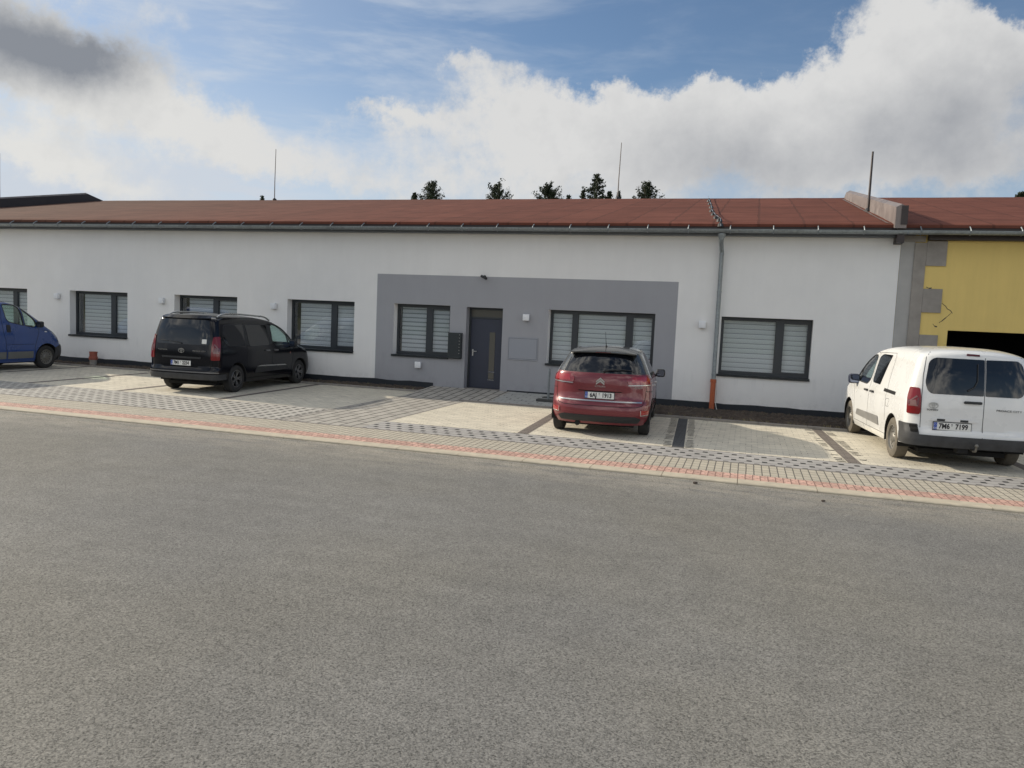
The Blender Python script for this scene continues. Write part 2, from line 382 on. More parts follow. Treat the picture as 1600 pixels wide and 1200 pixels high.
M['pav_brown'] = paver('brown_divider_pavers', (.17, .145, .125), (.08, .065, .055), .2, .1, .006, .5, var=.2)
M['pav_black'] = paver('black_divider_pavers', (.062, .064, .068), (.022, .022, .022), .2, .1, .005, .5, var=.2)
M['gapmark'] = simple('open_paver_gap', (.03, .028, .025), .95)
M['white_render'] = render_mat('white_wall_render', (.80, .79, .765), streak=.018)
M['grey_render'] = render_mat('grey_wall_render', (.345, .348, .366), streak=.02)
M['yellow_render'] = render_mat('yellow_wall_render', (.74, .555, .19), streak=.05)
M['pilaster'] = simple('weathered_grey_render', (.30, .275, .245), .92, var=.16, vs=3., bump=.5, bs=60.)
M['pilaster_pale'] = simple('pale_grey_render', (.40, .39, .37), .92, var=.08, vs=3., bump=.3, bs=60.)
M['plinth'] = simple('black_plinth_membrane', (.018, .022, .028), .7, var=.2, vs=5., bump=.3, bs=40.)
M['roof'] = roof_mat()
M['zinc'] = zinc_mat()
M['fascia'] = simple('grey_blue_fascia_sheet', (.155, .17, .185), .5, .3, var=.08, vs=2.)
M['darkmetal'] = simple('dark_brown_sheet', (.05, .04, .038), .5, .3, var=.15)
M['cladding'] = simple('weathered_parapet_sheet', (.23, .195, .18), .5, .4, var=.2, vs=2.5)
M['frame'] = simple('anthracite_window_frame', (.030, .036, .042), .4, var=.06)
M['sill'] = simple('black_sill_sheet', (.025, .03, .034), .35, .4, var=.1)
M['blind'] = blind_mat('striped_roller_blind', .17, 0., (.72, .74, .75))
M['blind_open'] = blind_mat('striped_roller_blind_open', .38, .3, (.62, .65, .68))
M['blind_closed'] = blind_mat('striped_roller_blind_closed', .11, .6, (.74, .75, .74))
M['glass'] = glassmat('window_glass', (.93, .95, .96), 2.4)
M['door'] = simple('anthracite_door_leaf', (.030, .036, .058), .42, var=.05)
M['doorglass'] = simple('satin_door_glass', (.10, .095, .080), .18, coat=.6)
M['steel'] = simple('brushed_steel', (.52, .52, .50), .3, .9, var=.1)
M['white_plastic'] = simple('white_lamp_plastic', (.78, .79, .80), .4)
M['orange'] = simple('orange_drain_pipe', (.42, .105, .04), .55, var=.15, vs=8.)
M['terra'] = simple('terracotta_pipe', (.30, .085, .055), .65, var=.25, vs=8.)
M['black_plastic'] = simple('black_plastic', (.022, .023, .025), .55, var=.15, vs=10.)
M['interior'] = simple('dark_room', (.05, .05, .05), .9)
M['letterbox'] = simple('black_letterbox_paint', (.02, .027, .030), .45, var=.1)
M['meter'] = simple('grey_meter_cabinet_paint', (.30, .315, .345), .6)
M['rackbase'] = simple('dark_rubber_rack_base', (.06, .062, .06), .8, var=.2)
M['leaf'] = simple('conifer_foliage', (.030, .045, .022), .8, var=.45, vs=.9)
M['bark'] = simple('tree_bark', (.11, .085, .06), .95, var=.3, vs=3.)
M['stonebit'] = simple('dark_pebble', (.07, .055, .045), .9, var=.2)

# ---------------------------------------------------------------- the ground
D = 19.2
XL, XR = -60., 26.
def structure(name, bm, m, sm=None):
    fixn(bm); o = link(name, bm, m, None, sm); o['kind'] = 'structure'; return o
def sheet(name, pts, z, m, thick=.03):
    bm = bmesh.new()
    top = [bm.verts.new((p[0], p[1], p[2] if len(p) > 2 else z)) for p in pts]
    bot = [bm.verts.new((v.co.x, v.co.y, v.co.z-thick)) for v in top]
    bm.faces.new(top); bm.faces.new(bot[::-1])
    for i in range(len(top)):
        j = (i+1) % len(top); bm.faces.new((top[j], top[i], bot[i], bot[j]))
    return structure(name, bm, m)
bm = bmesh.new(); quad(bm, ((-900, -900, -.12), (900, -900, -.12), (900, 900, -.12), (-900, 900, -.12))); structure('ground', bm, M['field'])
bm = bmesh.new(); rnd = random.Random(11); prev = None; ring = []
for k in range(181):
    a = 2*math.pi*k/180; Rr = 260.
    h = 12+5*math.sin(a*2+1.)+3*math.sin(a*5+.4)+1.5*math.sin(a*11)
    row = [bm.verts.new((math.cos(a)*r_, math.sin(a)*r_, z_)) for r_, z_ in ((Rr-70, -.3), (Rr-45, h*.3), (Rr-20, h*.72), (Rr, h+rnd.uniform(-.8, .8)), (Rr+60, h*.8), (Rr+120, -.3))]
    if prev:
        for i in range(5): bm.faces.new((prev[i], row[i], row[i+1], prev[i+1]))
    prev = row
structure('unseen_hills', bm, M['wood'])  # unseen wooded ring, added for dark reflections in car paint and windows
sheet('road', [(XL-60, -30), (XR+60, -30), (XR+60, 10.53), (XL-60, 10.47)], -.03, M['asphalt'], .06)
bm = bmesh.new()
x = XL
while x < XR:
    n = 5; h = []
    g = .004
    prof = [(10.472, -.10), (10.472, -.014), (10.482, -.004), (10.50, 0.), (10.72, 0.002), (10.73, -.004), (10.73, -.10)]
    A = [bm.verts.new((x+g, p[0], p[1]+random.uniform(0, .0005))) for p in prof]; B = [bm.verts.new((x+1.0-g, p[0], p[1])) for p in prof]
    for i in range(len(prof)):
        j = (i+1) % len(prof); bm.faces.new((A[i], B[i], B[j], A[j]))
    bm.faces.new(A[::-1]); bm.faces.new(B); x += 1.0
structure('kerb', bm, M['concrete'])
sheet('red_tactile_paving', [(XL, 10.733), (XR, 10.733), (XR, 11.12), (XL, 11.12)], 0., M['pav_red'], .1)
sheet('pavement', [(XL, 11.123), (XR, 11.123), (XR, 12.0), (XL, 12.0)], 0., M['pav_walk'], .1)
bm = bmesh.new(); box(bm, XL, XR, 12.003, 12.05, -.1, .004); structure('paving_edge', bm, M['concrete_grey'])
sheet('drainage_paving', [(-6.47, 12.053), (XR, 12.053), (XR, 13.0), (-6.47, 13.0)], 0., M['pav_drain'], .1)
sheet('drainage_paving', [(XL, 12.053), (-8.15, 12.053), (-8.15, 13.95), (XL, 13.95)], 0., M['pav_drain_wide'], .1)
sheet('parking_bays', [(-6.43, 13.003), (XR, 13.003), (XR, 17.20), (-6.43, 17.20)], 0., M['pav_bay'], .1)
sheet('parking_bays', [(XL, 13.953), (-8.18, 13.953), (-8.18, 18.50), (XL, 18.50)], 0., M['pav_bay'], .1)
bm = bmesh.new(); box(bm, -6.47, -6.43, 13.003, 17.2, -.1, .004); box(bm, -8.18, -8.15, 12.053, 18.5, -.1, .004); structure('paving_edge', bm, M['concrete_grey'])
sheet('path', [(-8.147, 12.053, 0), (-6.473, 12.053, 0), (-6.473, 17.3, 0), (-8.147, 17.3, 0)], 0., M['pav_path'], .1)
sheet('path', [(-8.147, 17.303, 0), (-5.9, 17.303, 0), (-5.9, 19.19, .125), (-8.147, 19.19, .125)], 0., M['pav_path'], .1)
sheet('entry_paving', [(-5.897, 17.303, 0), (-2.62, 17.303, 0), (-2.62, 19.19, .115), (-5.897, 19.19, .125)], 0., M['pav_entry'], .1)
# kerb stones against the planting strips
def edging(name, x0, x1, y0, y1, z1):
    bm = bmesh.new(); xx = x0
    while xx < x1-.01:
        xe = min(xx+1., x1); box(bm, xx+.003, xe-.003, y0, y1, -.1, z1, bev=.006); xx = xe
    return structure(name, bm, M['concrete_grey'])
edging('planter_kerb', -6.6, -2.65, 17.205, 17.300, .035)
edging('planter_kerb', -2.65, XR, 17.205, 17.300, .05)
edging('planter_kerb', XL, -8.25, 18.505, 18.58, .05)
bm = bmesh.new(); v = box(bm, -8.25, -8.155, 18.505, 19.19, -.1, .06)
structure('planter_kerb', bm, M['concrete_grey'])
bm = bmesh.new(); box(bm, -2.615, -2.545, 17.303, 19.19, -.1, .10); structure('planter_kerb', bm, M['concrete_grey'])
def soil(x0, x1, y0, y1, z):
    bm = bmesh.new(); nx, ny = int((x1-x0)/.06), max(4, int((y1-y0)/.06)); rnd = random.Random(3); G = []
    for j in range(ny+1):
        row = []
        for i in range(nx+1):
            e = min(1, min(j, ny-j)/1.5)
            row.append(bm.verts.new((x0+(x1-x0)*i/nx, y0+(y1-y0)*j/ny, z + .025*j/ny + e*(rnd.random()**2)*.055 + .012*math.sin(i*.21+j))))
        G.append(row)
    for j in range(ny):
        for i in range(nx): bm.faces.new((G[j][i], G[j][i+1], G[j+1][i+1], G[j+1][i]))
    return structure('planting_soil', bm, M['soil'])
soil(-2.54, 9., 17.302, 19.19, .03)
soil(-34., -8.252, 18.582, 19.19, .03)
def tufts(x0, x1, ys, n, seed, label):
    bm = bmesh.new(); rnd = random.Random(seed)
    for _ in range(n):
        cx, cy = rnd.uniform(x0, x1), rnd.choice(ys)+rnd.gauss(0, .035); hh = rnd.uniform(.02, .075)
        for k in range(rnd.randint(4, 10)):
            a = rnd.uniform(0, 6.28); l = hh*rnd.uniform(.5, 1.2); dx, dy = math.cos(a)*l*.7, math.sin(a)*l*.7; ox, oy = rnd.gauss(0, .02), rnd.gauss(0, .02); w = .003
            bm.faces.new([bm.verts.new(p) for p in ((cx+ox-w, cy+oy, .035), (cx+ox+w, cy+oy, .035), (cx+ox+dx, cy+oy+dy, .045+l))])
    o = link('dry_grass', bm, M['drygrass'], None); tag(o, label, 'grass', kind='stuff')
tufts(-2.5, 8.8, [17.36, 18.95, 19.08, 19.1], 420, 3, 'sparse dry grass along the soil strip right of the red car')
tufts(-33., -8.4, [18.62, 19.05, 19.1], 520, 4, 'sparse dry grass along the soil strip left of the entrance')
def crumbs(seed):
    bm = bmesh.new(); rnd = random.Random(seed)
    for _ in range(1500):
        x = rnd.uniform(-16, 6); y = 10.46-abs(rnd.gauss(0, .28)); r_ = rnd.uniform(.003, .010)
        if rnd.random() < .25: y = rnd.uniform(10.8, 17.1); r_ *= .8; z = .003
        else: z = -.029
        a = rnd.uniform(0, 6.28)
        v = [bm.verts.new((x+math.cos(a+t)*r_*rnd.uniform(.7, 1.2), y+math.sin(a+t)*r_*rnd.uniform(.7, 1.2), z)) for t in (0, 2.1, 4.2)]; tp = bm.verts.new((x, y, z+r_*.8))
        for i in range(3): bm.faces.new((v[i], v[(i+1) % 3], tp))
    o = link('grit', bm, M['grit'], None); tag(o, 'loose sand grit and crumbs along the road kerb and on the bays', 'grit', kind='stuff')
crumbs(8)
# bay dividers: rows of darker pavers, slanted like the parked cars
def strip(name, x0a, x1a, x0b, x1b, m, ya=13.01, yb=17.19):
    bm = bmesh.new(); v = [bm.verts.new(p) for p in ((x0a, ya, .004), (x1a, ya, .004), (x1b, yb, .004), (x0b, yb, .004))]; bm.faces.new(v)
    return structure(name, bm, m)
SL = -.235/4.0
def gaprow(cx, side, seed):
    """little open gaps between pavers beside a divider"""
    bm = bmesh.new(); rnd = random.Random(seed); y = 13.08
    while y < 17.1:
        if rnd.random() < (.9 if cx < 0 else .6):
            xx = cx + SL*(y-13.1) + side; L = rnd.uniform(.10, .16); w = rnd.uniform(.034, .055)
            v = [bm.verts.new((xx+a*L/2, y+b*w/2, .0045)) for a, b in ((-1, -1), (1, -1), (1, 1), (-1, 1))]; bm.faces.new(v)
        y += .165
    return structure('paving_gaps', bm, M['gapmark'])
for k, (cx, mm) in enumerate(((-3.74, 'pav_brown'), (-1.0, 'pav_black'), (1.76, 'pav_brown'), (4.5, 'pav_brown'), (7.2, 'pav_brown'))):
    strip('bay_divider', cx-.1, cx+.1, cx-.1+SL*4.09, cx+.1+SL*4.09, M[mm])
    if k in (1, 2): gaprow(cx, .19, k); gaprow(cx, -.19, k+9)
for cx in (-11.0, -13.7, -16.4, -19.1, -21.8, -24.5):
    strip('bay_divider', cx-.08, cx+.08, cx-.08+SL*4.4, cx+.08+SL*4.4, M['pav_brown'], 13.96, 18.49)

# ---------------------------------------------------------------- main building
BX0, BX1 = -44., 3.17
WT, ZT = .30, 4.26
bld = empty('building', (-7., D, 0), 0, 'long single storey white building with grey entrance panel and red-brown felt roof', 'building')
OFF = Vector((7., -D, 0))
def part(name, bm, m, parent=None, sm=None, root=None):
    """geometry is written in world metres; root holds the thing's location"""
    root = root or bld
    fixn(bm); loc = root.location
    bmesh.ops.translate(bm, verts=bm.verts[:], vec=-Vector(loc))
    return link(name, bm, m, parent or root, sm)
# openings: x0, x1, z0, z1
ZS, ZW = .93, 2.33
WIN = [(-24.85, -22.55), (-20.78, -18.49), (-16.72, -14.47), (-12.76, -10.59), (-9.37, -7.70), (-4.96, -2.22), (-.635, 1.455)]
OPEN = [(-28.9, -26.7, ZS, ZW)] + [(a, b, ZS, ZW) for a, b in WIN] + [(-7.23, -6.205, .128, 2.31)]
def wall(root, x0, x1, zt, opens, region, mats, name='wall'):
    xs = sorted(set([x0, x1] + [o[0] for o in opens] + [o[1] for o in opens] + [r[0] for r in region] + [r[1] for r in region]))
    zs = sorted(set([-.1, .2, zt] + [o[2] for o in opens] + [o[3] for o in opens] + [r[3] for r in region]))
    bm = bmesh.new()
    hole = lambda x, z: any(o[0] < x < o[1] and o[2] < z < o[3] for o in opens)
    def reg(x, z):
        for i, r in enumerate(region):
            if r[0] < x < r[1] and r[2] < z < r[3]: return i+1
        return 0
    for a, b in zip(xs, xs[1:]):
        for c, d in zip(zs, zs[1:]):
            xm, zm = (a+b)/2, (c+d)/2
            if hole(xm, zm): continue
            quad(bm, ((a, D, c), (b, D, c), (b, D, d), (a, D, d)), reg(xm, zm))
            quad(bm, ((a, D+WT+.1, c), (a, D+WT+.1, d), (b, D+WT+.1, d), (b, D+WT+.1, c)), 0)
    for o in opens:
        m_ = reg(o[0]-.05, (o[2]+o[3])/2) if o[2] < .5 else 0; y0, y1 = D, D+WT+.1
        for P in (((o[0], y0, o[2]), (o[0], y1, o[2]), (o[0], y1, o[3]), (o[0], y0, o[3])), ((o[1], y0, o[2]), (o[1], y0, o[3]), (o[1], y1, o[3]), (o[1], y1, o[2])),
                  ((o[0], y0, o[3]), (o[0], y1, o[3]), (o[1], y1, o[3]), (o[1], y0, o[3])), ((o[0], y0, o[2]), (o[1], y0, o[2]), (o[1], y1, o[2]), (o[0], y1, o[2]))):
            quad(bm, P, m_)
    bmesh.ops.remove_doubles(bm, verts=bm.verts[:], dist=1e-4)
    for f in bm.faces: pass
    loc = root.location; bmesh.ops.translate(bm, verts=bm.verts[:], vec=-Vector(loc))
    return link(name, bm, mats, root)
wall(bld, BX0, BX1, ZT, OPEN, [(-9.90, -1.70, -.2, 3.13)], [M['white_render'], M['grey_render']])
# thin raised edge of the grey panel's paint line
bm = bmesh.new(); box(bm, BX0, BX0+.3, D+.41, 41., -.1, ZT); box(bm, BX1-.3, BX1-.003, D+.41, 41., -.1, ZT); box(bm, BX0, BX1, 40.7, 41., -.1, ZT-.003)
part('rear_wall', bm, M['white_render'])
bm = bmesh.new(); box(bm, BX0+.31, BX1-.31, 22.6, 22.7, -.05, 4.2); box(bm, BX0+.31, BX1-.31, 19.62, 22.6, -.05, .1); box(bm, BX0+.31, BX1-.31, 19.62, 22.6, 3.0, 3.1)
part('room', bm, M['interior'])
bm = bmesh.new()
def plinth_piece(bm, x0, x1, zt):
    n = max(1, int((x1-x0)/.35)); rnd = random.Random(5)
    tops = [zt + rnd.uniform(-.012, .012) for _ in range(n+1)]
    for i in range(n):
        a, b = x0+(x1-x0)*i/n, x0+(x1-x0)*(i+1)/n
        quad(bm, ((a, D-.006, -.05), (b, D-.006, -.05), (b, D-.006, tops[i+1]), (a, D-.006, tops[i])))
        quad(bm, ((a, D-.006, tops[i]), (b, D-.006, tops[i+1]), (b, D+.001, tops[i+1]), (a, D+.001, tops[i])))
for a_, b_, c_ in ((BX0, -8.12, .215), (-6.0, -2.6, .155), (-2.6, BX1, .215)):
    bm = bmesh.new(); plinth_piece(bm, a_, b_, c_); part('plinth', bm, M['plinth'])
# roof
EY, EZ, RY, RZ = 18.83, 4.49, 29.86, 6.85
def roofbox(bm, x0, x1, y0, z0, y1, z1, t):
    v = [bm.verts.new(p) for p in ((x0, y0, z0-t), (x1, y0, z0-t), (x1, y1, z1-t), (x0, y1, z1-t), (x0, y0, z0), (x1, y0, z0), (x1, y1, z1), (x0, y1, z1))]
    for q in ((3,2,1,0),(4,5,6,7),(0,1,5,4),(1,2,6,5),(2,3,7,6),(3,0,4,7)): bm.faces.new([v[i] for i in q])
def make_roof(bm, x0, x1, seed):
    """felt roof with slightly uneven laps: a fine grid"""
    rnd = random.Random(seed); nx, ny = max(2, int((x1-x0)/.8)), 16; G = []
    ys = [EY, EY+.05, EY+.35] + [EY+.35+(RY-EY-.35)*k/ny for k in range(1, ny+1)]
    for j, y in enumerate(ys):
        row = []
        for i in range(nx+1):
            t = (y-EY)/(RY-EY); z = EZ+(RZ-EZ)*t + (.03 if y > EY+.2 else -.0)
            if j == 1: z += .02
            row.append(bm.verts.new((x0+(x1-x0)*i/nx, y, z + rnd.uniform(-.007, .007))))
        G.append(row)
    for j in range(len(ys)-1):
        for i in range(nx): bm.faces.new((G[j][i], G[j][i+1], G[j+1][i+1], G[j+1][i]))
    # drip edge, underside and rear slope
    quad(bm, ((x0, EY, EZ-.055), (x1, EY, EZ-.055), (x1, EY, EZ+.008), (x0, EY, EZ+.008)))
    quad(bm, ((x0, EY, EZ-.055), (x0, RY, RZ-.1), (x1, RY, RZ-.1), (x1, EY, EZ-.055)))
    quad(bm, ((x0, RY, RZ+.03), (x1, RY, RZ+.03), (x1, 41.3, 4.5), (x0, 41.3, 4.5)))
    quad(bm, ((x0, RY, RZ-.1), (x0, 41.3, 4.4), (x1, 41.3, 4.4), (x1, RY, RZ-.1)))
bm = bmesh.new(); make_roof(bm, BX0, 3.05, 1); part('roof', bm, M['roof'], sm=35)
bm = bmesh.new(); box(bm, BX0, BX1-.05, 18.98, D-.002, 4.245, 4.44); part('fascia', bm, M['fascia'])
bm = bmesh.new(); box(bm, BX0, BX1-.05, 18.85, 18.975, 4.37, 4.43); box(bm, BX0, BX1-.05, 18.979, D+.35, 4.445, 4.47); part('soffit', bm, M['darkmetal'])
def gutter(root, x0, x1, parent=None):
    bm = bmesh.new(); r, cy, cz = .072, 18.755, 4.35; prof = []
    for k in range(11):
        t = math.pi + math.pi*k/10; prof.append((cy+math.cos(t)*r, cz+math.sin(t)*r))
    prof = [(cy-r+.004, cz+.012), (cy-r-.012, cz+.010), (cy-r-.010, cz-.004)] + prof + [(cy+r, cz+.03)]
    inner = [(cy+(a-cy)*.94, cz+(b-cz)*.94) for a, b in prof[3:]]
    for xx in ():
        pass
    A = [bm.verts.new((x0, a, b)) for a, b in prof]; B = [bm.verts.new((x1, a, b)) for a, b in prof]
    for i in range(len(prof)-1): bm.faces.new((A[i], B[i], B[i+1], A[i+1]))
    A2 = [bm.verts.new((x0, a, b)) for a, b in inner]; B2 = [bm.verts.new((x1, a, b)) for a, b in inner]
    for i in range(len(inner)-1): bm.faces.new((A2[i+1], B2[i+1], B2[i], A2[i]))
    loc = root.location; bmesh.ops.translate(bm, verts=bm.verts[:], vec=-Vector(loc))
    g = link('gutter', bm, M['zinc'], root, 40)
    xx = x0 + .25; first = None
    while xx < x1:
        if first is None:
            b2 = bmesh.new(); pts = [(0, 18.85, 4.46), (0, 18.80, 4.455), (0, 18.700, 4.39), (0, 18.672, 4.352)] + [(0, cy+math.cos(math.pi*(1+k/8))*(r+.006), cz+math.sin(math.pi*(1+k/8))*(r+.006)) for k in range(1, 8)]
            for p0, p1 in zip(pts, pts[1:]): tube(b2, (p0, p1), .013, 4)
            bmesh.ops.translate(b2, verts=b2.verts[:], vec=-Vector((0, loc[1], loc[2]))); fixn(b2)
            first = link('gutter_bracket', b2, M['zinc'], g); first.location = (xx-loc[0], 0, 0)
        else:
            c = first.copy(); COL.objects.link(c); c.parent = g; c.location = (xx-loc[0], 0, 0)
        xx += .96
    return g
gutter(bld, BX0, 3.20)
# parapets over the party walls: metal-clad ridges running up the roof slope
def parapet(root, x0, x1, hf, hr, y0=18.66, end=True, m=None):
    bm = bmesh.new(); n = 12
    def zr(y): return EZ+(RZ-EZ)*(y-EY)/(RY-EY)
    L, Rr, TL, TR = [], [], [], []
    for k in range(n+1):
        y = y0 + (RY-.9-y0)*k/n; h = hf+(hr-hf)*k/n
        for lst, (xx, zz) in ((L, (x0, zr(y)-.05)), (Rr, (x1, zr(y)-.05)), (TL, (x0, zr(y)+h-.03)), (TR, (x1, zr(y)+h-.03))):
            lst.append(bm.verts.new((xx, y, zz)))
    cap = [bm.verts.new(((x0+x1)/2, v.co.y, v.co.z+.06)) for v in TL]
    yb = RY+.4
    ends = [bm.verts.new(p) for p in ((x0+.02, yb, RZ-.05), (x1-.02, yb, RZ-.05))]
    for k in range(n):
        bm.faces.new((L[k], L[k+1], TL[k+1], TL[k])); bm.faces.new((Rr[k+1], Rr[k], TR[k], TR[k+1]))
        bm.faces.new((TL[k], TL[k+1], cap[k+1], cap[k])); bm.faces.new((cap[k], cap[k+1], TR[k+1], TR[k]))
    bm.faces.new((L[0], TL[0], cap[0], TR[0], Rr[0]))
    bm.faces.new((L[n], ends[0], TL[n])); bm.faces.new((Rr[n], TR[n], ends[1])); bm.faces.new((TL[n], ends[0], ends[1], TR[n], cap[n])); bm.faces.new((L[n], Rr[n], ends[1], ends[0]))
    p = part('parapet', bm, m or M['cladding'], root=root, sm=30)
    # upstand flashing and drip cleats along the foot
    bm = bmesh.new()
    for k in range(n):
        y = y0+.25+(RY-1.2-y0)*k/n; y2 = y + .80
        quad(bm, ((x0-.004, y, zr(y)+.02), (x0-.004, y2, zr(y2)+.02), (x0-.14, y2, zr(y2)+.045), (x0-.14, y, zr(y)+.045)))
    f = part('flashing', bm, m or M['cladding'], parent=p, root=root)
    if end:
        bm = bmesh.new(); box(bm, x1-.12, x1+.012, y0-.02, y0-.002, zr(y0)+.03, zr(y0)+hf+.0)
        box(bm, x1-.15, x1-.0, y0+.10, D-.001, 4.10, zr(y0)-.03)
        part('end_cap', bm, M['darkmetal'], parent=p, root=root)
    return p
parapet(bld, 2.93, 3.16, .44, .30)
parapet(bld, -30.5, -30.2, .44, .42, end=False, m=M['darkmetal'])

# windows: frame, panes, blind behind, sill
def window(root, x0, x1, z0, z1, mull, blind_x0=.0, blind_drop=0., bl='blind'):
    yf = D+.235; fw = .065
    bm = bmesh.new()
    xs = [x0] + [m_ for m_ in mull] + [x1]
    box(bm, x0, x1, yf, yf+.075, z1-fw-.02, z1); box(bm, x0, x1, yf, yf+.075, z0, z0+fw+.02)
    box(bm, x0, x0+fw, yf+.001, yf+.074, z0+fw, z1-fw); box(bm, x1-fw, x1, yf+.001, yf+.074, z0+fw, z1-fw)
    for m_ in mull: box(bm, m_-.075, m_+.075, yf-.003, yf+.073, z0+fw+.02, z1-fw-.02)
    # opening sash: a second narrow frame line inside the last light
    a, b = mull[-1]+.075, x1-fw
    for (p, q_, r_, s_) in ((a, a+.035, z0+fw+.02, z1-fw-.02), (b-.035, b, z0+fw+.02, z1-fw-.02), (a+.035, b-.035, z0+fw+.02, z0+fw+.055), (a+.035, b-.035, z1-fw-.055, z1-fw-.02)):
        box(bm, p, q_, yf-.012, yf+.06, r_, s_)
    w = part('window', bm, M['frame'], root=root)
    bm = bmesh.new(); ed = [x0+fw] + sum([[m_-.075, m_+.075] for m_ in mull], []) + [x1-fw]
    for a, b in zip(ed[::2], ed[1::2]): box(bm, a, b, yf+.030, yf+.042, z0+fw, z1-fw)
    part('pane', bm, M['glass'], parent=w, root=root)
    bm = bmesh.new()
    for i, (a, b) in enumerate(zip(ed[::2], ed[1::2])):
        bx = a + (blind_x0 if i == 0 else 0.01)
        quad(bm, ((bx, yf+.072, z0+fw+.01+blind_drop), (b-.01, yf+.072, z0+fw+.01+blind_drop), (b-.01, yf+.072, z1-fw), (bx, yf+.072, z1-fw)), 0)
    part('blind', bm, M[bl], parent=w, root=root)
    bm = bmesh.new(); box(bm, x0-.03, x1+.01, D-.045, yf, z0-.022, z0+.006, bev=.004); box(bm, x0-.03, x1+.01, D-.045, D-.038, z0-.05, z0-.0225)
    part('sill', bm, M['sill'], parent=w, root=root)
    return w
window(bld, -28.9, -26.7, ZS, ZW, [-27.5])
window(bld, *WIN[0], ZS, ZW, [-23.35], .2)
window(bld, *WIN[1], ZS, ZW, [-19.28], .24)
window(bld, *WIN[2], ZS, ZW, [-15.42], .24, 0., 'blind_open')
window(bld, *WIN[3], ZS, ZW, [-11.38], .20)
window(bld, *WIN[4], ZS, ZW, [-8.41], .06, 0., 'blind_open')
window(bld, *WIN[5], ZS, ZW, [-4.30, -2.90], .0)
window(bld, *WIN[6], ZS, ZW, [.72], .0, 0., 'blind_closed')
# entrance door
def door():
    x0, x1, z0, z1 = OPEN[-1]; yf = D+.24
    bm = bmesh.new(); box(bm, x0, x0+.055, yf, yf+.08, z0, z1); box(bm, x1-.055, x1, yf, yf+.08, z0, z1); box(bm, x0+.055, x1-.055, yf+.001, yf+.079, z1-.06, z1)
    box(bm, x0+.055, x1-.055, yf+.001, yf+.079, 2.015, 2.06); box(bm, x0+.055, x1-.055, yf+.10, yf+.12, z0, z0+.02)
    d = part('door_frame', bm, M['frame'])
    bm = bmesh.new(); box(bm, x0+.058, x1-.058, yf+.012, yf+.07, z0+.012, 2.012, bev=.004); leaf = part('door', bm, M['door'])
    bm = bmesh.new(); gx0, gx1 = -6.63, -6.47
    box(bm, gx0, gx1, yf+.002, yf+.011, .62, 1.66, bev=.002); box(bm, gx0, gx1, yf+.002, yf+.011, .40, .565, bev=.002)
    part('glass_strip', bm, M['doorglass'], parent=leaf)
    for z in (.592, .375):
        bm = bmesh.new(); box(bm, gx0-.01, gx1+.01, yf+.0035, yf+.0115, z-.004, z+.004); part('trim', bm, M['steel'], parent=leaf)
    bm = bmesh.new(); box(bm, x0+.055, x1-.055, yf+.03, yf+.04, 2.06, z1-.06); part('transom_pane', bm, M['doorglass'], parent=d)
    bm = bmesh.new(); hx = x0+.13
    tube(bm, ((hx, yf+.012, 1.13), (hx, yf-.045, 1.13), (hx+.13, yf-.05, 1.13)), .010, 8); box(bm, hx-.018, hx+.018, yf+.004, yf+.012, 1.0, 1.18, bev=.003)
    tube(bm, ((hx, yf+.012, 1.05), (hx, yf-.004, 1.05)), .011, 8)
    part('handle', bm, M['steel'], parent=leaf)
    bm = bmesh.new(); box(bm, x0-.001, x1+.001, D-.03, yf, z0-.03, z0+.004); part('threshold', bm, M['concrete_grey'])
door()

# ---------------------------------------------------------------- things on the wall
def wall_lamp(x, z, label, group='white cube lamps along the facade'):
    r = empty('wall_lamp', (x, D, z), 0, label, 'wall lamp', group)
    bm = bmesh.new(); box(bm, -.085, .085, -.115, -.022, -.085, .085, bev=.010); link('housing', bm, M['white_plastic'], r, 40)
    bm = bmesh.new(); box(bm, -.06, .06, -.022, -.001, -.06, .06); link('mount', bm, M['black_plastic'], r)
    bm = bmesh.new(); box(bm, -.06, .06, -.10, -.035, -.089, -.0855); link('lens', bm, M['glass_lens'], r)
    return r
M['glass_lens'] = simple('grey_lamp_lens', (.3, .3, .3), .3)
for x, z, l in ((-21.24, 2.13, 'white cube wall lamp above the nose of the blue van'), (-17.14, 2.13, 'white cube wall lamp on the white wall, directly behind the rear of the black car'),
                (-13.18, 2.11, 'white cube wall lamp left of the window behind the black car bonnet'), (-5.54, 2.10, 'white cube wall lamp on the grey panel above the meter cabinet'),
                (-1.07, 2.11, 'white cube wall lamp between the grey panel and the downpipe'), (-8.56, .68, 'white cube lamp mounted low on the grey panel under the window left of the door')):
    wall_lamp(x, z, l)
# letterbox block
r = empty('letterbox', (-7.50, D, .90), 0, 'black bank of stacked letterboxes beside the entrance door', 'letterbox')
bm = bmesh.new(); box(bm, -.19, .19, -.115, -.002, .02, .71, bev=.006)
quad(bm, ((-.19, -.116, .02), (.19, -.116, .02), (.17, -.002, -.0), (-.17, -.002, 0)))
link('cabinet', bm, M['letterbox'], r)
for k in range(7):
    bm = bmesh.new(); z = .125 + k*.083; box(bm, -.18, .18, -.124, -.117, z, z+.074, bev=.002); f_ = link('flap', bm, M['letterbox'], r)
    bm = bmesh.new(); box(bm, .135, .150, -.130, -.1245, .150+k*.083, .165+k*.083); link('lock', bm, M['steel'], f_)
bm = bmesh.new(); box(bm, -.812/2, .812/2, -.018, -.001, -.30, .30, bev=.003)
o = link('meter_cabinet', bm, M['meter'], None); o.location = (-5.615, D, 1.275); tag(o, 'flat grey square cabinet door set in the grey panel right of the entrance', 'cabinet')
bm = bmesh.new()
for a, b, c, d in ((-.385, .385, .265, .270), (-.385, .385, -.270, -.265), (-.385, -.380, -.265, .265), (.380, .385, -.265, .265)): box(bm, a, b, -.0200, -.0182, c, d)
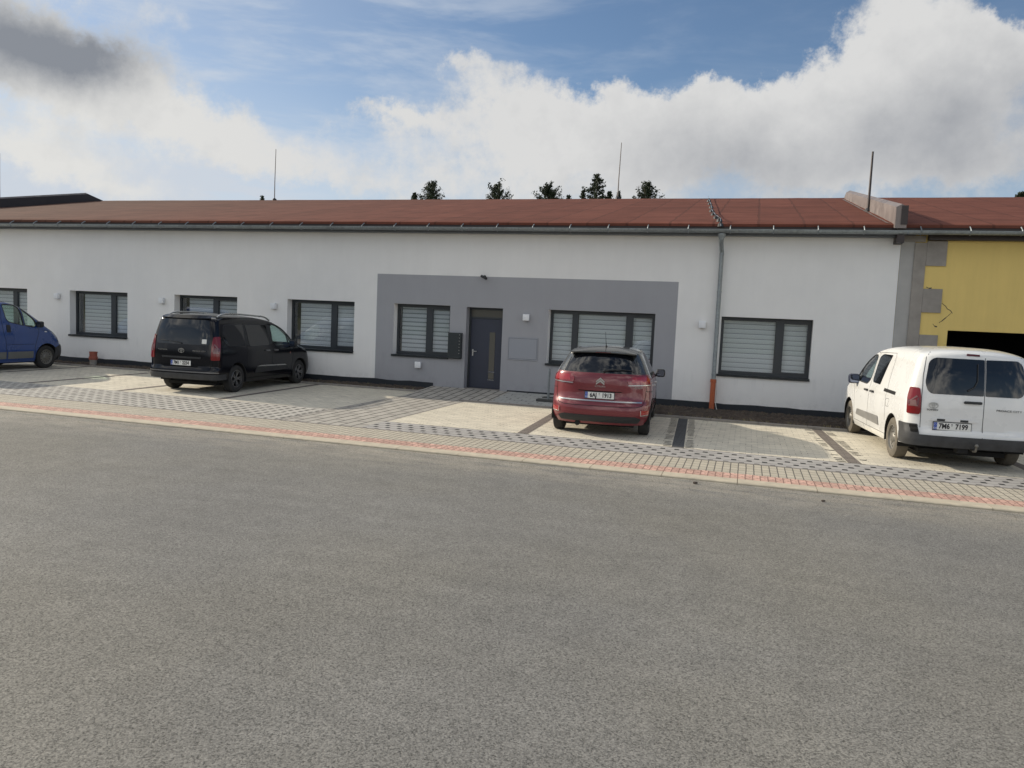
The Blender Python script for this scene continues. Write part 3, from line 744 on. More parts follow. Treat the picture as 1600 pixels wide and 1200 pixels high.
link('door_gap', bm, M['black_plastic'], o)
# camera / sensor on the top edge of the grey panel
r = empty('security_camera', (-6.76, D, 3.12), 0, 'small dark camera on the top edge of the grey panel above the door', 'security camera')
bm = bmesh.new(); lathe(bm, [(-.012, .045), (-.001, .05)], 14); link('mount', bm, M['black_plastic'], r, 40)
bm = bmesh.new(); tube(bm, ((0, -.01, 0), (.0, -.08, -.01), (.03, -.12, -.03)), .014, 8); link('arm', bm, M['black_plastic'], r)
bm = bmesh.new(); tube(bm, ((-.06, -.08, .02), (.11, -.17, -.05)), .034, 12); link('body', bm, M['black_plastic'], r, 40)
# downpipe
r = empty('downpipe', (-.72, 19.09, 0), 0, 'galvanised downpipe with orange foot right of the grey panel', 'downpipe')
bm = bmesh.new(); lathe(bm, [(4.12, .055), (4.155, .06), (4.22, .095), (4.27, .095)], 16, 'z', (-.02, -.26, 0)); link('hopper', bm, M['zinc'], r, 40)
bm = bmesh.new(); tube(bm, ((-.02, -.26, 4.14), (-.02, -.22, 4.06), (-.01, -.05, 3.92), (0, 0, 3.85), (0, 0, .76)), .05, 16)
for z in (3.80, 2.9, 1.9, .9): lathe(bm, [(z, .0505), (z+.004, .056), (z+.03, .056), (z+.034, .0505)], 16, 'z')
fixn(bm); link('pipe', bm, M['zinc'], r, 40)
bm = bmesh.new(); tube(bm, ((0, 0, .0), (0, 0, .80)), .062, 16); lathe(bm, [(.72, .063), (.725, .072), (.80, .072), (.805, .055)], 16, 'z'); fixn(bm); link('drain_foot', bm, M['orange'], r, 40)
bm = bmesh.new(); tube(bm, ((.07, -.02, .8), (.09, -.04, .5), (.08, -.03, .25), (.12, -.1, .09), (.2, -.16, .06)), .006, 5); link('earth_wire', bm, M['steel'], r)
# vent pipe by the blue van
r = empty('vent_pipe', (-19.42, 18.80, 0), 0, 'short pipe stub with red-brown socket standing in the planting strip', 'pipe')
bm = bmesh.new(); tube(bm, ((0, 0, -.05), (0, 0, .24)), .10, 16); link('stub', bm, M['pilaster'], r, 40)
bm = bmesh.new(); lathe(bm, [(.20, .105), (.21, .128), (.30, .128), (.31, .112), (.42, .112), (.43, .122), (.455, .122), (.455, .10), (.30, .10)], 18, 'z'); link('socket', bm, M['terra'], r, 40)
# bicycle rack beside the door
r = empty('bicycle_rack', (-4.60, 18.20, .055), 0, 'galvanised bicycle rack with upright hoops behind the red car', 'bicycle rack')
bm = bmesh.new(); box(bm, -.28, .95, -.16, .10, -.03, .05, bev=.012); box(bm, -.28, .95, .42, .62, -.02, .055, bev=.012); link('base', bm, M['rackbase'], r)
for k in range(4):
    bm = bmesh.new(); x = -.02+k*.27; y0, y1 = -.02, .5; pts = [(x, y0, .04)] + [(x, y0, .3), (x+.0, y0, .74)] + [(x, y0+.06*(1-math.cos(t)), .74+.06*math.sin(t)) for t in (R(45), R(90), R(135), R(180))] + [(x, y0+.12, .05)]
    tube(bm, pts, .014, 8); link('hoop', bm, M['zinc'], r, 40)
# lightning protection
def zroof(y): return EZ+(RZ-EZ)*(y-EY)/(RY-EY)+.03
for x, y, zt, lab in ((-20.57, 29.8, 9.10, 'thin lightning rod on the roof ridge above the black car'), (-5.16, 29.8, 9.0, 'thin lightning rod on the ridge among the tree tops'),
                      (2.90, 22.9, 6.98, 'thicker lightning rod standing on the roof beside the pinkish parapet'), (-36.75, 29.8, 9.25, 'lightning rod at the far left end of the roof ridge')):
    r = empty('lightning_rod', (x, y, zroof(y)), 0, lab, 'lightning rod', 'lightning rods on the roof')
    h = zt-zroof(y); bm = bmesh.new(); tube(bm, ((0, 0, 0), (0.0, 0, h*.35), (.03 if y > 25 else 0, 0, h)), [.024, .020, .014] if y > 25 else [.036, .032, .026], 6); link('rod', bm, M['darkmetal'] if y < 25 else M['pilaster'], r)
    bm = bmesh.new(); lathe(bm, [(-.02, .10), (.04, .09), (.09, .03)], 10, 'z'); link('foot', bm, M['black_plastic'], r)
r = empty('lightning_conductor', (-.95, EY, EZ), 0, 'thin wire on black holders running down the roof to the downpipe', 'lightning conductor')
cp = [(-.77, 18.72, 4.43), (-.80, 18.95, zroof(18.95)+.1), (-.98, 20.2, zroof(20.2)+.09), (-1.17, 22.0, zroof(22)+.09), (-1.33, 24.4, zroof(24.4)+.09), (-1.55, 27., zroof(27)+.09), (-1.75, 29.7, zroof(29.7)+.1)]
bm = bmesh.new(); tube(bm, [Vector(p)-r.location for p in cp], .009, 5); link('wire', bm, M['steel'], r)
for i in range(8):
    t = .5+i*.68; k = min(int(t), 5); p = Vector(cp[k]).lerp(Vector(cp[k+1]), t-k)
    bm = bmesh.new(); z = -.10; lathe(bm, [(-.11, .075), (-.05, .065), (-.01, .03), (.02, .03)], 10, 'z', p-r.location); link('holder', bm, M['black_plastic'], r)

# ---------------------------------------------------------------- neighbouring building
nb = empty('building', (8., D, 0), 0, 'yellow building with raw grey corner blocks and dark garage opening at the right edge', 'building')
NX1 = 22.
wall(nb, 3.175, NX1, 4.33, [(4.27, 9.2, -.1, 2.22)], [(3.175, 3.46, -.2, 4.33)], [M['yellow_render'], M['pilaster_pale']])
bm = bmesh.new(); box(bm, 3.46, 3.70, D-.03, D-.002, -.05, 4.15)
for a, b, x1 in ((3.64, 4.19, 4.11), (2.60, 3.13, 4.09), (1.58, 2.10, 4.08), (.55, 1.06, 4.08)): box(bm, 3.703, x1, D-.032, D-.002, a, b, bev=.004)
part('corner_blocks', bm, M['pilaster'], root=nb)
bm = bmesh.new(); box(bm, 3.20, 3.66, D-.05, D-.002, 4.17, 4.30); part('corner_cap', bm, M['pilaster'], root=nb)
cr = [[(4.10, 2.82), (4.18, 2.76), (4.22, 2.70), (4.29, 2.66), (4.33, 2.60)], [(4.30, 2.60), (4.21, 2.50), (4.13, 2.42), (4.08, 2.38)], [(3.96, 2.35), (4.0, 2.30), (4.05, 2.29)], [(3.76, 3.17), (3.82, 3.14), (3.87, 3.15)]]
for pl in cr:
    bm = bmesh.new()
    for i, (p, q_) in enumerate(zip(pl, pl[1:])):
        w = .007+.006*(i % 2); quad(bm, ((p[0], D-.003, p[1]-w), (q_[0], D-.003, q_[1]-w), (q_[0], D-.003, q_[1]+w), (p[0], D-.003, p[1]+w)))
    part('plaster_crack', bm, M['darkmetal'], root=nb)
bm = bmesh.new(); box(bm, 4.0, 9.5, D+.41, 30., -.1, -.05); box(bm, 4.0, 9.5, 29.9, 30., -.05, 3.); box(bm, 4.0, 4.1, D+.41, 29.9, -.05, 3.); box(bm, 9.4, 9.5, D+.41, 29.9, -.05, 3.); box(bm, 4.0, 9.5, D+.41, 30., 3.0, 3.1); part('garage', bm, M['interior'], root=nb)
bm = bmesh.new(); make_roof(bm, 3.17, NX1, 2); part('roof', bm, M['roof'], root=nb, sm=35)
bm = bmesh.new(); box(bm, 3.70, NX1, 19.02, D-.002, 4.20, 4.34); part('fascia', bm, M['darkmetal'], root=nb)
bm = bmesh.new(); box(bm, 3.17, NX1, 18.85, 18.975, 4.37, 4.43); box(bm, 3.17, NX1, 18.979, D+.35, 4.345, 4.47); part('soffit', bm, M['darkmetal'], root=nb)
gutter(nb, 3.22, NX1)
bm = bmesh.new(); box(bm, NX1-.3, NX1, D+.41, 41., -.1, 4.33); box(bm, 3.175, NX1, 40.7, 41., -.1, 4.33-.003); part('rear_wall', bm, M['yellow_render'], root=nb)

# ---------------------------------------------------------------- trees behind the ridge
def tree(x, y, h, w, seed, label, form):
    rnd = random.Random(seed)
    r = empty('conifer_tree' if form == 'spruce' else 'tree', (x, y, -.1), 0, label, 'tree', 'tree tops showing above the roof ridge')
    bm = bmesh.new(); tube(bm, [(0, 0, 0), (.05, .03, h*.35), (0, .05, h*.7), (.02, 0, h*.97)], [.24, .19, .11, .02], 8)
    limbs = []
    for k in range(95):
        t = k/95; t = .22+.77*t**.45; a = k*2.4+rnd.random()
        if form == 'spruce':
            L = w*min(1., (1-t)*h/3.6)**.85*rnd.uniform(.45, 1.15)*.68+.05; up = rnd.uniform(.0, .5)
        else:
            L = w*.60*rnd.uniform(.35, 1.15)*min(1., (1-t)*h/2.3)**.8+.04; up = rnd.uniform(.3, 1.5)
        p0 = Vector((0, 0, h*t)); p1 = p0+Vector((math.cos(a)*L, math.sin(a)*L, L*up)); limbs.append((p0, p1))
        tube(bm, (p0, p0.lerp(p1, .5)+Vector((0, 0, -.03)), p1), [.035, .022, .008], 4, cap=False)
    link('trunk', bm, M['bark'], r)
    bm = bmesh.new()
    for p0, p1 in limbs:
        L = (p1-p0).length
        for j in range(int(45*L)+22):
            t = rnd.uniform(.25, 1.08); c = p0.lerp(p1, t)+Vector((rnd.gauss(0, .13), rnd.gauss(0, .13), rnd.gauss(0, .13)))*(.38+L*.25)
            s_ = rnd.uniform(.05, .13); d = Vector((rnd.gauss(0, 1), rnd.gauss(0, 1), rnd.gauss(.5, .7))).normalized(); e = d.cross(Vector((rnd.random(), rnd.random(), rnd.random()))).normalized()
            bm.faces.new([bm.verts.new(c+q_) for q_ in (d*s_*1.5, e*s_*.5, -d*s_*.8, -e*s_*.5)])
    link('crown', bm, M['leaf'], r)
for k, (x, h, w, form, lab) in enumerate(((-32.3, 14.15, 1.3, 'spruce', 'small thin tree top left of the roundish tree above the ridge'), (-30.5, 15.05, 2.1, 'round', 'roundish dark tree top left of the entrance, leftmost full crown over the ridge'),
    (-23.7, 14.8, 2.2, 'round', 'forked tree top above the entrance door'), (-18.65, 14.75, 2.0, 'round', 'spiky tree top right of the entrance door, above the wall lamp'),
    (-15.35, 14.25, 1.2, 'spruce', 'low dark tree top just left of the tallest conifer'), (-14.1, 15.75, 2.5, 'spruce', 'tallest conifer top above the ridge, over the red car'),
    (-12.9, 14.1, 1.2, 'round', 'low tree top just right of the tallest conifer'), (-12.05, 14.1, .9, 'spruce', 'tiny pointed tree top at the foot of the lightning rod'),
    (-9.5, 14.75, 2.0, 'round', 'rightmost dark tree top left of the roof conductor'), (19.8, 13.75, 1.8, 'round', 'low tree top at the right edge over the yellow building'),
    (-49.8, 13.95, .9, 'spruce', 'tiny tree top beside the rod above the black car'), (-16.7, 13.85, .8, 'spruce', 'tiny tree tip between the two trees over the red car'))):
    tree(x, 70, h+.1, w, k+5, lab, form)

for x, y, s_, lab in ((-.53, 10.21, .62, 'dark pebble on the road beside the kerb, the larger left one'), (1.02, 9.90, .5, 'dark pebble on the road beside the kerb, the smaller right one')):
    bm = bmesh.new(); bmesh.ops.create_icosphere(bm, subdivisions=2, radius=.04*s_)
    rnd = random.Random(4)
    for v in bm.verts: v.co = Vector((v.co.x*1.3, v.co.y, v.co.z*.7))*rnd.uniform(.85, 1.15)
    o = link('pebble', bm, M['stonebit'], None, 60); o.location = (x, y, -.01); tag(o, lab, 'pebble', 'pebbles by the kerb')
#CARS
# ================================================================ vehicles
M['paint_black'] = simple('black_car_paint', (.0035, .004, .007), .12, spec=.35)
M['paint_red'] = simple('dark_red_car_paint', (.17, .017, .024), .34, .15, coat=.8, var=.06, vs=3.)
M['paint_white'] = simple('white_car_paint', (.76, .76, .74), .30, coat=.8, var=.03, vs=2.)
M['paint_blue'] = simple('blue_van_paint', (.012, .052, .21), .30, coat=.8, var=.08, vs=2.)
M['trim_black'] = simple('dusty_black_bumper_plastic', (.040, .041, .043), .55, var=.35, vs=6.)
M['trim_grey'] = simple('grey_side_moulding_plastic', (.20, .195, .185), .55, var=.15, vs=8.)
M['under'] = simple('underbody', (.010, .010, .010), .9)
M['rubber'] = simple('tyre_rubber', (.028, .027, .026), .85, var=.25, vs=12.)
M['rubber_dusty'] = simple('dusty_tyre_rubber', (.12, .105, .082), .9, var=.25, vs=12.)
M['steelwheel'] = simple('grey_steel_wheel', (.20, .19, .17), .5, .5, var=.2, vs=10.)
M['alloy_dark'] = simple('dark_alloy_wheel', (.22, .22, .225), .3, .9)
M['darkglass'] = simple('tinted_car_glass', (.006, .007, .009), .04, spec=.7)
M['carglass'] = glassmat('green_car_glass', (.78, .92, .86), 1.4)
M['tail_red'] = simple('red_tail_lamp_lens', (.17, .005, .007), .15, coat=.35)
M['tail_clear'] = simple('clear_tail_lamp_lens', (.20, .10, .09), .15, coat=.5)
M['tail_dark'] = simple('dark_tail_lamp_lens', (.09, .006, .008), .12, coat=1.)
M['headlamp'] = simple('headlamp_glass', (.42, .44, .45), .1, .3, coat=1.)
M['chrome'] = simple('chrome_trim', (.50, .50, .49), .28, 1.)
M['gapline'] = simple('panel_gap', (.004, .004, .004), .9)
M['gapgrey'] = simple('panel_gap_grey', (.06, .06, .06), .9)
M['plate_white'] = simple('plate_white', (.74, .74, .70), .4)
M['plate_blue'] = simple('plate_blue', (.02, .07, .38), .4)
M['plate_text'] = simple('plate_lettering', (.012, .012, .015), .5)
M['mirror'] = simple('mirror_glass', (.16, .18, .24), .05, 1.)
M['seat'] = simple('dark_grey_seat_fabric', (.035, .036, .04), .9)
M['cabin'] = simple('dark_cabin_lining', (.06, .06, .058), .85)

def pchip(tab):
    xs = [a for a, b in tab]; ys = [b for a, b in tab]; n = len(xs)
    h = [xs[i+1]-xs[i] for i in range(n-1)]; d = [(ys[i+1]-ys[i])/h[i] for i in range(n-1)]
    m = [0.]*n; m[0] = d[0]; m[-1] = d[-1]
    for i in range(1, n-1):
        if d[i-1]*d[i] > 0: w1, w2 = 2*h[i]+h[i-1], h[i]+2*h[i-1]; m[i] = (w1+w2)/(w1/d[i-1]+w2/d[i])
    def f(x):
        if x <= xs[0]: return ys[0]
        if x >= xs[-1]: return ys[-1]
        i = 0
        while x > xs[i+1]: i += 1
        t = (x-xs[i])/h[i]
        return ys[i]*(1+2*t)*(1-t)**2 + m[i]*h[i]*t*(1-t)**2 + ys[i+1]*t*t*(3-2*t) + m[i+1]*h[i]*t*t*(t-1)
    return f

class Body:
    def __init__(s, T):
        for k in ('xr', 'xf', 'w', 'ar', 'af', 'nr', 'nf'): setattr(s, k, pchip(T[k]))
        s.T = T; s.sh = T.get('shift', 0.); s.cache = {}
    def dims(s, z, ins=0.):
        xr, xf, w = s.xr(z)+ins, s.xf(z)-ins, max(.02, s.w(z)-ins)
        ar, af = min(s.ar(z), (xf-xr)*.49), min(s.af(z), (xf-xr)*.49)
        return xr, xf, w, ar, af, s.nr(z), s.nf(z)
    def tau(s, t, z, ins=0.):
        """t in [-3,3]; 0 rear centre, 1 end of the rear corner, 2 start of the front corner, 3 front centre; + is left"""
        xr, xf, w, ar, af, nr, nf = s.dims(z, ins); a = abs(t); sg = 1 if t >= 0 else -1
        if a <= 1:
            th = a*math.pi/2; c, q_ = math.cos(th), math.sin(th); r = 1/((c**nr+q_**nr)**(1/nr)); x, y = xr+ar*(1-r*c), w*r*q_
        elif a <= 2: x, y = xr+ar+(xf-af-xr-ar)*(a-1), w
        else:
            th = (3-a)*math.pi/2; c, q_ = math.cos(th), math.sin(th); r = 1/((c**nf+q_**nf)**(1/nf)); x, y = xf-af*(1-r*c), w*r*q_
        return Vector((x, sg*y, z))
    def side(s, x, z, sg=1):
        xr, xf, w, ar, af, nr, nf = s.dims(z)
        x_ = min(max(x, xr), xf)
        if x_ < xr+ar: g = max(0, 1-((xr+ar-x_)/ar)**nr)**(1/nr)
        elif x_ > xf-af: g = max(0, 1-((x_-xf+af)/af)**nf)**(1/nf)
        else: g = 1
        return Vector((x, sg*w*g, z))
    def wrap(s, u, z, front=False):
        """u = distance along the outline from the rear (or front) centre, + is left"""
        key = (round(z, 4), front)
        if key not in s.cache:
            ts = [k*.05 for k in range(21)] + [1+k*.1 for k in range(1, 11)] + [2+k*.05 for k in range(1, 21)]
            if front: ts = [3-t for t in ts]; ts = [min(3, max(0, t)) for t in ts]
            P = [s.tau(t, z) for t in ts]; L = [0.]
            for a, b in zip(P, P[1:]): L.append(L[-1]+(b-a).length)
            s.cache[key] = (P, L)
        P, L = s.cache[key]; a = min(abs(u), L[-1]-1e-5); i = 0
        lo, hi = 0, len(L)-1
        while hi-lo > 1:
            md = (lo+hi)//2
            if L[md] <= a: lo = md
            else: hi = md
        t = (a-L[lo])/max(1e-9, L[hi]-L[lo]); p = P[lo].lerp(P[hi], t)
        return Vector((p.x, p.y*(1 if u >= 0 else -1), z))
    def mesh(s, zs, ins=0., mi=0):
        bm = bmesh.new()
        ts = [k/14 for k in range(15)] + [1+k/30 for k in range(1, 31)] + [2+k/16 for k in range(1, 17)]
        ts = ts[:-1] + [3.]
        full = ts + [-t for t in ts[1:-1]][::-1]
        rings = [[bm.verts.new(s.tau(t, z, ins)) for t in full] for z in zs]
        n = len(full)
        for A, B in zip(rings, rings[1:]):
            for k in range(n): bm.faces.new((A[k], A[(k+1) % n], B[(k+1) % n], B[k])).material_index = mi
        for ring, rev in ((rings[0], True), (rings[-1], False)):
            c = sum((v.co for v in ring), Vector())/n
            cv = bm.verts.new(c)
            for k in range(n):
                f = bm.faces.new((ring[k], ring[(k+1) % n], cv)); f.material_index = mi
        bmesh.ops.recalc_face_normals(bm, faces=bm.faces[:])
        if ins:
            pass
        return bm

def clip(poly, conv):
    """Sutherland-Hodgman, conv counter-clockwise"""
    out = poly
    for i in range(len(conv)):
        a, b = conv[i], conv[(i+1) % len(conv)]; inp, out = out, []
        if not inp: break
        side = lambda p: (b[0]-a[0])*(p[1]-a[1]) - (b[1]-a[1])*(p[0]-a[0])
        for j in range(len(inp)):
            p, q_ = inp[j-1], inp[j]; sp, sq = side(p), side(q_)
            if sq >= 0:
                if sp < 0: t = sp/(sp-sq); out.append((p[0]+(q_[0]-p[0])*t, p[1]+(q_[1]-p[1])*t))
                out.append(q_)
            elif sp >= 0: t = sp/(sp-sq); out.append((p[0]+(q_[0]-p[0])*t, p[1]+(q_[1]-p[1])*t))
    return out
def ccw(p):
    a = sum(p[i-1][0]*p[i][1]-p[i][0]*p[i-1][1] for i in range(len(p)))
    return p if a > 0 else p[::-1]
def rnd_poly(pts, r, seg=4):
    """round the corners; r a number or one per corner"""
    n = len(pts); out = []
    for i in range(n):
        p0, p, p1 = Vector(pts[i-1]), Vector(pts[i]), Vector(pts[(i+1) % n]); rr = r[i] if isinstance(r, (list, tuple)) else r
        a, b = (p0-p), (p1-p); d = min(rr, a.length*.48, b.length*.48)
        if d < 1e-4: out.append(tuple(p)); continue
        A, B = p+a.normalized()*d, p+b.normalized()*d
        for k in range(seg+1):
            t = k/seg; out.append(tuple(A*(1-t)**2+p*2*t*(1-t)+B*t*t))
    return out
def patch(bm, poly, mp, off=.004, depth=.015, cell=.06, mi=0, bulge=0.):
    """lay a convex outline on a body surface; mp(a,b)->point; returns faces"""
    poly = ccw(list(poly)); xs = [p[0] for p in poly]; ys = [p[1] for p in poly]
    x0, x1, y0, y1 = min(xs), max(xs), min(ys), max(ys)
    nx, ny = max(1, math.ceil((x1-x0)/cell)), max(1, math.ceil((y1-y0)/cell))
    def P(a, b, o):
        e = .004; p = mp(a, b); n = (mp(a+e, b)-mp(a-e, b)).cross(mp(a, b+e)-mp(a, b-e))
        if n.length < 1e-12: return p
        n.normalize()
        if n.dot(p-Vector((CEN[0], 0, .9))) < 0: n = -n
        return p+n*o
    faces = []; cache = {}
    def V(a, b):
        k = (round(a, 5), round(b, 5))
        if k not in cache: cache[k] = bm.verts.new(P(a, b, off))
        return cache[k]
    back = {}
    for i in range(nx):
        for j in range(ny):
            a0, a1 = x0+(x1-x0)*i/nx, x0+(x1-x0)*(i+1)/nx; b0, b1 = y0+(y1-y0)*j/ny, y0+(y1-y0)*(j+1)/ny
            c = clip([(a0, b0), (a1, b0), (a1, b1), (a0, b1)], poly)
            vs = []
            for p in c:
                v = V(*p); back[v] = p
                if v not in vs: vs.append(v)
            if len(vs) >= 3:
                try: f = bm.faces.new(vs); f.material_index = mi; faces.append(f)
                except ValueError: pass
    # skirt down into the body
    bnd = [e for f in faces for e in f.edges if len(e.link_faces) == 1]
    low = {}
    for e in set(bnd):
        q_ = []
        for v in e.verts:
            if v not in low: low[v] = bm.verts.new(P(*back[v], off-depth))
            q_.append(low[v])
        try: f = bm.faces.new((e.verts[0], e.verts[1], q_[1], q_[0])); f.material_index = mi
        except ValueError: pass
    return faces
CEN = [2., 0]
def strip2(bm, pts, mp, w=.01, off=.0015, mi=0, depth=.004):
    """thin line laid on the surface through 2D points"""
    for p, q_ in zip(pts, pts[1:]):
        p, q_ = Vector(p), Vector(q_); d = (q_-p); L = d.length; d.normalize(); n = Vector((-d.y, d.x))*w/2
        k = max(1, math.ceil(L/.08))
        for i in range(k):
            a, b = p+d*(L*i/k), p+d*(L*(i+1)/k)
            patch(bm, [tuple(a-n), tuple(b-n), tuple(b+n), tuple(a+n)], mp, off, depth, 1., mi)
def arc(cx, cz, r, a0, a1, n=12): return [(cx+r*math.cos(R(a0+(a1-a0)*k/n)), cz+r*math.sin(R(a0+(a1-a0)*k/n))) for k in range(n+1)]

def bool_mesh(bm_a, cutters, mats):
    """exact boolean difference through modifiers on temporary objects"""
    def tmp(bm, i):
        me = bpy.data.meshes.new('tmp%d' % i); bm.to_mesh(me); bm.free()
        for m in mats: me.materials.append(m)
        o = bpy.data.objects.new('tmp%d' % i, me); COL.objects.link(o); return o
    a = tmp(bm_a, 0); cs = [tmp(c, i+1) for i, c in enumerate(cutters)]
    for c in cs:
        md = a.modifiers.new('b', 'BOOLEAN'); md.operation = 'DIFFERENCE'; md.solver = 'EXACT'; md.object = c
    dg = bpy.context.evaluated_depsgraph_get(); dg.update()
    me = bpy.data.meshes.new_from_object(a.evaluated_get(dg))
    bm = bmesh.new(); bm.from_mesh(me)
    for o in [a]+cs:
        m_ = o.data; bpy.data.objects.remove(o); bpy.data.meshes.remove(m_)
    bpy.data.meshes.remove(me)
    return bm
def prism_y(poly, y0, y1, mi=1):
    bm = bmesh.new(); A = [bm.verts.new((p[0], y0, p[1])) for p in poly]; B = [bm.verts.new((p[0], y1, p[1])) for p in poly]
    bm.faces.new(A); bm.faces.new(B[::-1])
    for i in range(len(poly)): j = (i+1) % len(poly); bm.faces.new((A[j], A[i], B[i], B[j]))
    for f in bm.faces: f.material_index = mi
    fixn(bm); return bm
def prism_x(poly, x0, x1, mi=1):
    bm = bmesh.new(); A = [bm.verts.new((x0, p[0], p[1])) for p in poly]; B = [bm.verts.new((x1, p[0], p[1])) for p in poly]
    bm.faces.new(A); bm.faces.new(B[::-1])
    for i in range(len(poly)): j = (i+1) % len(poly); bm.faces.new((A[j], A[i], B[i], B[j]))
    for f in bm.faces: f.material_index = mi
    fixn(bm); return bm
def cyl_y(cx, cz, r, y0, y1, mi=1, seg=40):
    return prism_y([(cx+r*math.cos(2*math.pi*k/seg), cz+r*math.sin(2*math.pi*k/seg)) for k in range(seg)], y0, y1, mi)

def text_mesh(txt, size, ext=.001, bold=0., spacing=1., sx=1.):
    cu = bpy.data.curves.new('t', 'FONT'); cu.body = txt; cu.size = size; cu.extrude = ext; cu.align_x = 'CENTER'; cu.align_y = 'CENTER'
    cu.offset = bold; cu.space_character = spacing; cu.resolution_u = 4
    o = bpy.data.objects.new('t', cu); COL.objects.link(o); dg = bpy.context.evaluated_depsgraph_get(); dg.update()
    me = bpy.data.meshes.new_from_object(o.evaluated_get(dg)); bpy.data.objects.remove(o); bpy.data.curves.remove(cu)
    bm = bmesh.new(); bm.from_mesh(me); bpy.data.meshes.remove(me)
    for v in bm.verts: v.co.x *= sx
    return bm
def put_rear(bm, x, y, z, tilt=0., yawr=0.):
    """text/plate drawn in XY, facing the rear (-x): its right is the car's right (-y) seen from behind"""
    m = Matrix.Translation((x, y, z)) @ Matrix.Rotation(yawr, 4, 'Z') @ Matrix.Rotation(tilt, 4, 'Y') @ Matrix(((0, 0, -1, 0), (-1, 0, 0, 0), (0, 1, 0, 0), (0, 0, 0, 1)))
    bmesh.ops.transform(bm, matrix=m, verts=bm.verts[:]); return bm

def plate(car, txt, x, y, z, tilt=0., frame=True):
    bm = bmesh.new(); box(bm, -.27, .27, -.068, .066, -.012, -.003, bev=.003); o = link('number_plate', put_rear(bm, x, y, z, tilt), M['black_plastic'], car)
    bm = bmesh.new(); box(bm, -.26, .26, -.055, .055, -.0028, .001); link('plate_face', put_rear(bm, x, y, z, tilt), M['plate_white'], o)
    bm = bmesh.new(); box(bm, -.258, -.212, -.053, .053, .0012, .0022)
    link('blue_band', put_rear(bm, x, y, z, tilt), M['plate_blue'], o)
    bm = bmesh.new()
    for k in range(12):
        t = k*math.pi/6; cx, cy = -.235+.013*math.cos(t), .022+.013*math.sin(t); box(bm, cx-.0018, cx+.0018, cy-.0018, cy+.0018, .0023, .003)
    link('stars', put_rear(bm, x, y, z, tilt), M['plate_white'], o)
    bm = text_mesh('CZ', .032, .0006, .0005); bmesh.ops.translate(bm, verts=bm.verts[:], vec=(-.235, -.030, .003)); link('country_code', put_rear(bm, x, y, z, tilt), M['plate_white'], o)
    a, b = txt.split(' ')
    for s_, cx in ((a, -.112), (b, .130)):
        bm = text_mesh(s_, .108, .0008, .0035, 1.02, .80); bmesh.ops.translate(bm, verts=bm.verts[:], vec=(cx, -.001, .003)); link('lettering', put_rear(bm, x, y, z, tilt), M['plate_text'], o)
    bm = bmesh.new(); lathe(bm, [(.0013, .011), (.0026, .011)], 12, 'z', (-.005, .030, 0)); lathe(bm, [(.0013, .006), (.0026, .006)], 10, 'z', (-.005, .008, 0)); fixn(bm)
    link('seal', put_rear(bm, x, y, z, tilt), M['trim_grey'], o)
    return o

